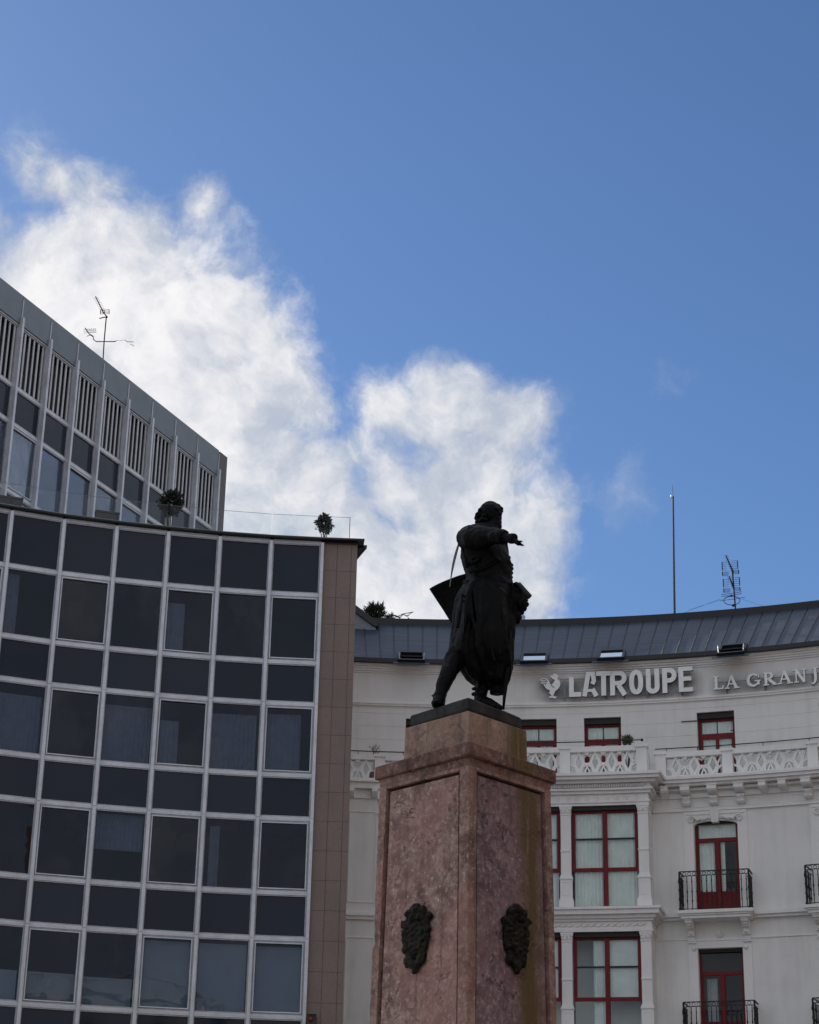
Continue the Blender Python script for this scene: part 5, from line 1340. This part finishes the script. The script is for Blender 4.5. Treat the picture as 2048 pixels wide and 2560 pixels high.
def serif_letter(ch, w, h):
    mb = MB(); d = [0.0]; s = .095; t_ = .05; f = .045
    def st_(pts, wd, closed=False):
        mb.strip(pts, wd, d[0], .09+d[0], closed); d[0] += .003
    def foot(x, z, hw): st_([(x-hw, z), (x+hw, z)], f)
    if ch == 'L': st_([(.10, 0), (.10, h)], s); foot(.10, h-.02, .10); st_([(0, .025), (w, .025)], f*1.1); st_([(w-.02, .02), (w, .14)], f)
    elif ch == 'A': st_([(.07, 0), (w*.48, h)], t_); st_([(w*.45, h), (w-.09, 0)], s); st_([(w*.28, h*.35), (w*.68, h*.35)], f); foot(.07, .02, .08); foot(w-.09, .02, .10)
    elif ch == 'G':
        st_([(w*.5+(w*.5-.05)*math.cos(a), h/2+(h/2-.03)*math.sin(a)) for a in [R_(42+k*17.2) for k in range(17)]], [.05]+[.075]*3+[.10]*8+[.075]*3+[.06]*2); st_([(w-.06, .06), (w-.06, h*.42)], .085); foot(w-.08, h*.44, .10); st_([(w-.045, h*.66), (w-.045, h*.92)], f)
    elif ch == 'R':
        st_([(.10, 0), (.10, h)], s); foot(.10, .02, .10); foot(.07, h-.02, .07)
        st_([(.14, h-.03)]+[(w*.45+h*.24*math.sin(math.pi*k/8), h*.73+(h*.27-.03)*math.cos(math.pi*k/8)) for k in range(9)]+[(.14, h*.46)], [.05, .05, .06, .08, .09, .095, .09, .08, .06, .05, .05]); st_([(w*.45, h*.46), (w-.03, .03)], s); foot(w-.04, .02, .07)
    elif ch == 'N': st_([(.09, 0), (.09, h)], t_); st_([(.08, h), (w-.09, 0)], s); st_([(w-.09, 0), (w-.09, h)], t_); foot(.09, .02, .08); foot(.06, h-.02, .07); foot(w-.09, h-.02, .08)
    elif ch == 'J': st_([(w*.6, h), (w*.6, h*.12), (w*.5, -.04), (w*.3, -.09), (w*.08, -.07)], [s, s, s*.85, .06, .04]); foot(w*.6, h-.02, .10)
    return mb
sg = thing('block_letter_sign', 'sign of large white block letters with a rooster on the parapet', 'sign', (8.4, 64.3, 21.8))
def letter_obj(nm, mb, th, root, R=SR, z=ZB):
    o = put(nm, mb, ['letter_white', 'letter_side'], root, **at_arc(th, R, z))
    me_ = o.data
    for p in me_.polygons: p.material_index = 0 if p.normal.y < -0.9 else 1
    return o
for ch, x0, x1, h in (('L', 1423, 1453.5, .70), ('A', 1456, 1497, .87), ('T', 1492, 1528, .87), ('R', 1526, 1568, .87), ('O', 1574, 1609, .88), ('U', 1616, 1650, .88), ('P', 1657, 1693.5, .88), ('E', 1698, 1734, .885)):
    a, b = TH(x0, 1735, SR), TH(x1, 1735, SR); wd = (b-a)*SR
    mb = letter(ch, wd, h, .165)
    mb.v = [(v[0]-wd/2, v[1], v[2]) for v in mb.v]
    letter_obj('letter', mb, (a+b)/2, sg, SR if ch != 'T' else SR-.03)
ro = [(325, 815), (338, 808), (350, 822), (358, 800), (370, 797), (382, 795), (392, 803), (402, 800), (415, 820), (413, 838), (405, 850), (425, 865), (437, 895), (432, 930), (410, 960), (380, 985), (372, 1008), (360, 1028), (372, 1040), (398, 1042), (400, 1050), (382, 1056), (386, 1068), (366, 1060), (345, 1052), (330, 1058), (314, 1052), (312, 1042), (340, 1036), (334, 1020), (318, 1008), (314, 990), (330, 978), (300, 966), (280, 950), (265, 930), (256, 908), (226, 908), (240, 896), (220, 886), (246, 880), (214, 866), (232, 848), (268, 842), (298, 852), (316, 878), (326, 908), (348, 906), (370, 884), (376, 862), (352, 852), (345, 842), (330, 832)]
thr = TH(1300+325/4.3125, 1500+935/4.3125, SR)
rx = []
for x, y in ro:
    a, z = cyl(1300+x/4.3125, 1500+y/4.3125, SR); rx.append(((a-thr)*SR, z-ZB))
mb = MB().prism(rx, 0, .09); rooster = letter_obj('rooster', mb, thr, sg)
lines_ = MB()
for seg in (((235, 862), (275, 858), (298, 880)), ((246, 880), (278, 880), (290, 900)), ((240, 896), (268, 898), (282, 918)), ((335, 912), (352, 932), (372, 945))):
    pts = []
    for x, y in seg: a, z = cyl(1300+x/4.3125, 1500+y/4.3125, SR); pts.append(((a-thr)*SR, z-ZB))
    lines_.strip(pts, .022, -.006, -.002)
put('feather_line', lines_, 'letter_side', rooster)
ta, tb = TH(1400, 1735, SR), TH(1728, 1735, SR)
for z in (21.93, 22.55): put('support_rail', band(SR+.15, SR+.18, z, z+.03, ta, tb), 'edge_trim', sg)
for px in (1411, 1515, 1560, 1617, 1703): put('support_arm', MB().box(-.02, .02, .181, .279, -.06, .02).box(-.015, .015, .15, .18, .0, .66), 'edge_trim', sg, **at_arc(TH(px, 1735, SR), SR, 21.90))
sg2 = thing('serif_letter_sign', 'sign of smaller white serif capitals beside the block letters', 'sign', (12.2, 63.2, 21.8))
for ch, x0, x1 in (('L', 1784, 1809), ('A', 1813, 1849), ('G', 1868, 1902), ('R', 1909, 1941), ('A', 1946, 1983), ('N', 1986, 2020), ('J', 2028, 2050), ('A', 2056, 2094)):
    a, b = TH(x0, 1725, SR), TH(x1, 1725, SR); wd = (b-a)*SR; mb = serif_letter(ch, wd, .46)
    mb.v = [(v[0]-wd/2, v[1], v[2]) for v in mb.v]
    letter_obj('letter', mb, (a+b)/2, sg2)
ta, tb = TH(1784, 1725, SR), TH(2094, 1725, SR)
put('support_rail', band(SR+.14, SR+.165, 22.16, 22.185, ta, tb), 'edge_trim', sg2)
for px in (1815, 1910, 2030): put('support_arm', MB().box(-.02, .02, .166, .279, -.10, .30), 'edge_trim', sg2, **at_arc(TH(px, 1725, SR), SR, 21.90))

# ------------------------------------------------------------------ things on that roof
def ridge_y(px): 
    th, z = cyl(px, 1550, RS1+.3); return C0.y+(RS1+.3)*math.cos(th)
YM = ridge_y(1686)
ms = thing('flag_mast', 'tall slender bare mast rising from the zinc roof ridge', 'mast', tuple(at_y(1687, 1556, YM)))
put('pole', MB().tube([at_y(1687, 1562, YM), at_y(1685.5, 1460, YM), at_y(1683, 1240, YM)], [.05, .045, .032], 8), 'mast_metal', ms)
put('tip', MB().tube([at_y(1682.6, 1241, YM), at_y(1682, 1212, YM)], .008, 6), 'mast_metal', ms)
put('pulley', MB().ell(at_y(1679.5, 1241, YM), .05, .05, .07, 8, 6), 'letter_white', ms)
put('guy_wire', MB().tube([at_y(1690, 1540, YM), at_y(1800, 1498, YM)], .005, 5), 'mast_metal', ms)
q = at_y(1682, 1570, YM-.6); put('flashing', MB().add([(q.x-.5, q.y, q.z-.06), (q.x+.5, q.y, q.z-.03), (q.x+.05, q.y+.35, q.z+.20), (q.x, q.y+.5, q.z-.1)], [(0, 1, 2), (1, 3, 2), (3, 0, 2), (0, 3, 1)]), 'fascia_metal', ms)
YA = ridge_y(1840)
an = thing('roof_aerial', 'stacked television aerial with loop dipole on the zinc roof ridge', 'aerial', tuple(at_y(1840, 1545, YA)))
Q = lambda x, y, d=0.0: at_y(1560+x*.2319, 1200+y*.2319, YA+d)
put('mast', MB().tube([Q(1212, 1500), Q(1195, 1290), Q(1170, 980)], .03, 8), 'antenna_metal', an)
for (bx, by, ex, ey, pan) in ((1100, 815, 1180, 1000, ((1060, 880, 1055), (1225, 870, 0))), (1135, 1040, 1190, 1180, ((1072, 1065, 0), (1240, 1050, 0)))):
    mb = MB().tube([Q(bx, by), Q((bx+ex)/2, (by+ey)/2), Q(ex, ey)], [.02, .03, .035], 6)
    for k in range(8):
        t_ = k/8; x, y = bx+(ex-bx)*t_, by+(ey-by)*t_; mb.tube([Q(x-22, y+5), Q(x+22, y-3)], .008, 5)
    put('boom', mb, 'antenna_metal', an)
for (x0, x1, y0, y1) in ((1058, 1110, 885, 970), (1160, 1225, 870, 955), (1062, 1130, 990, 1030), (1180, 1235, 970, 1010), (1070, 1135, 1068, 1150), (1190, 1245, 1050, 1135), (1075, 1150, 1170, 1210), (1200, 1250, 1155, 1195)):
    mb = MB(); ou = x0 if x0 < 1140 else x1
    mb.tube([Q(ou, y0), Q(ou+4, y1)], .020, 6)
    for k in range(5): y = y0+(y1-y0)*k/4; mb.tube([Q(x0, y+4), Q(x1, y)], .007, 5)
    put('reflector', mb, 'antenna_metal', an)
mb = MB().tube([Q(1165+88*math.cos(a)*1.0, 1300+48*math.sin(a)+0*math.cos(a)) for a in [2*math.pi*k/20 for k in range(21)]], .013, 6); put('loop_dipole', mb, 'antenna_metal', an)
mb = MB()
for y in (1230, 1250): mb.tube([Q(1050, y+5), Q(1160, y-5), Q(1270, y-25)], .011, 5)
mb.tube([Q(1040, 1304), Q(1305, 1266)], .010, 5).ell(Q(1180, 1352), .06, .06, .05, 8, 6).ell(Q(1160, 1248), .05, .05, .04, 8, 6)
put('dipole', mb, 'antenna_metal', an)
put('guy_wire', MB().tube([Q(1200, 1260), Q(1550, 1375)], .004, 5).tube([Q(1180, 1250), Q(700, 1400)], .004, 5), 'antenna_metal', an)
# chimney cowl
YC = ridge_y(1304); b0 = at_y(1306, 1578, YC); tp = at_y(1303, 1536, YC); cx_ = b0.x
co_ = thing('chimney_cowl', 'ringed silver chimney cowl on the roof just beside the statue', 'chimney', (b0.x, b0.y, b0.z))
def ringz(rz): return [[(b0.x+r*math.cos(2*math.pi*k/20), b0.y+r*math.sin(2*math.pi*k/20), b0.z+(tp.z-b0.z)*z) for k in range(20)] for r, z in rz]
put('collar', MB().loft(ringz(((.21, 0), (.21, .25), (.19, .26), (.20, .32), (.20, .45)))), 'zinc_cowl', co_)
put('cone', MB().loft(ringz(((.175, .452), (.15, .6), (.115, .62), (.10, .8)))), 'zinc_cowl', co_)
put('cap', MB().loft(ringz(((.115, .802), (.115, .88), (.07, .97), (.02, 1.0)))), 'zinc_cowl', co_)
# potted spiky plant and folded awning by the party wall
YP = 69.6
pz = at_y(935, 1568, YP).z
leafball('roof_plant', 'spiky dark bush on the zinc roof behind the party wall', at_y(936, 1532, YP), .50, .46, 800, .13, 'leaf', .2, pz-.4, 21, True)
leafball('roof_plant', 'thin low plant beside the folded grey roof awning', at_y(972, 1548, YP), .26, .24, 160, .09, 'leaf', .12, pz-.35, 22, True)
aw = thing('folded_awning', 'wavy folded grey awning sheet on the zinc roof', 'awning', tuple(at_y(1000, 1562, YP)))
K = lambda x, y, d=0.0: at_y(860+x*.2319, 1500+y*.2319, YP+d)
pts = [(455, 235), (475, 200), (500, 180), (540, 175), (580, 190), (605, 200), (625, 175), (645, 158), (670, 178), (690, 180), (715, 150), (745, 135)]
th_ = [26, 34, 30, 24, 26, 22, 20, 16, 18, 16, 12, 4]
mb = MB(); rings = []
for (x, y), h_ in zip(pts, th_): rings.append([K(x, y, 0), K(x, y-h_*.6, 0), K(x-8, y-h_*.9, .9), K(x-8, y-h_*.3, .9)])
put('sheet', mb.loft(rings), 'canvas_grey', aw)
put('frame', MB().tube([K(470, 250), K(520, 205), K(640, 150), K(750, 130)], .014, 6).tube([K(690, 190), K(745, 255)], .02, 6).tube([K(500, 262), K(500, 185)], .018, 6), 'antenna_metal', aw)
put('base', MB().loft([[K(380, 262), K(380, 246), K(690, 225), K(735, 262)], [K(380, 262, 1), K(380, 246, 1), K(690, 225, 1), K(735, 262, 1)]]), 'roof_edge', aw)
# small plants on the terrace behind the balustrades
leafball('terrace_plant', 'leafy green potted plant behind the bay balustrade', at_y(1568, 1851, 63.9), .24, .20, 260, .10, 'leaf_pale', .14, 18.62, 31, True)
sp_ = at_y(937, 1868, 64.85)
ts_ = thing('bare_shrub', 'bare twiggy shrub behind the balustrade against the white attic wall', 'plant', (sp_.x, sp_.y, 18.62))
mb = MB(); rn = random.Random(4)
def twig(p, d, l, r, lev):
    q = p+d*l; mb.tube([p, (p+q)/2+Vector((rn.gauss(0, .01), 0, 0)), q], [r, r*.85, r*.6], 5)
    if lev:
        for _ in range(4 if lev > 1 else 3): twig(p.lerp(q, rn.uniform(.4, 1)), (d+Vector((rn.gauss(0, .5), rn.gauss(0, .5), rn.gauss(.1, .25)))).normalized(), l*.6, r*.55, lev-1)
twig(Vector((sp_.x, sp_.y, 18.95)), Vector((0, 0, 1)), .55, .02, 3); put('branches', mb, 'twig', ts_)
put('pot', MB().loft([[(sp_.x+r*math.cos(k*.5236), sp_.y+r*math.sin(k*.5236), z) for k in range(12)] for r, z in ((.12, 18.62), (.17, 18.93), (.15, 18.96))]), 'terracotta', ts_)

# ------------------------------------------------------------------ buildings behind the camera (they show in the lower panes)
def opposite(x0, x1, y, h, label, gable=None):
    o = thing('opposite_building', label, 'building', ((x0+x1)/2, y, 0))
    put('wall', MB().box(x0, x1, y-12, y, 0.01, h-1.3), 'facade_stone', o)
    put('cornice', MB().box(x0-.2, x1+.2, y-12, y+.6, h-1.298, h-1.0), 'facade_stone', o)
    n = int((x1-x0)/.42)
    mb = MB()
    for k in range(n):
        x = x0+.2+k*.42; mb.tube([(x, y+.3, h-.998), (x, y+.3, h-.75), (x, y+.3, h-.5), (x, y+.3, h-.15)], [.07, .13, .06, .09], 6)
    put('balusters', mb, 'facade_stone', o, kind='stuff')
    put('coping', MB().box(x0, x1, y+.1, y+.5, h-.148, h), 'facade_stone', o)
    for fl in range(5):
        for k in range(int((x1-x0)/3.2)):
            x = x0+1.6+k*3.2; z = 2+fl*(h-4)/5
            f_ = put('window', shared(('opp_window',), lambda: frame_mb(1.3, 2.3, .12, -.1, .0), 'facade_stone'), None, o, (x, y+.101, z), math.pi)
            put('pane', shared(('opp_pane',), lambda: MB().box(-.53, .53, -.03, -.02, .12, 2.18), 'dark_reveal'), None, f_)
    if gable:
        a, b, hh = gable; mb = MB(); mb.loft([[(a, y-9, h-.99), (b, y-9, h-.99), ((a+b)/2, y-9, h+hh)], [(a, y-1, h-.99), (b, y-1, h-.99), ((a+b)/2, y-1, h+hh)]])
        put('gable_roof', mb, 'roof_edge', o)
opposite(-6, 14, -37, 25.2, 'grey stone building across the square with a gabled roof', (5, 15, 1.6))
opposite(14.6, 48, -39, 25.4, 'grey stone building across the square with a long roof balustrade')

# unseen brick block added right of the view to darken the pedestal's right face
ngb = thing('added_sky_blocker', 'unseen dark brick curved block added to cut sky light on the right', 'building', (28.0, 42.0, 0.0))
put('wall', band(34.0, 42.0, 0.01, 31.0, D(42), D(140)), 'brick_dark', ngb)
put('cornice', band(33.4, 42.0, 31.002, 31.6, D(41.5), D(140.5)), 'brick_dark', ngb)
for fl in range(6):
    for k in range(18):
        f_ = put('window', shared(('added_blocker_window',), lambda: frame_mb(1.3, 2.5, .12, -.06, .02), 'stucco_trim'), None, ngb, **at_arc(D(45+k*5.3), 33.985, 4.2+fl*4.2))
        put('pane', shared(('ngb_pane',), lambda: MB().box(-.53, .53, -.02, -.01, .12, 2.38), 'spandrel_glass'), None, f_)
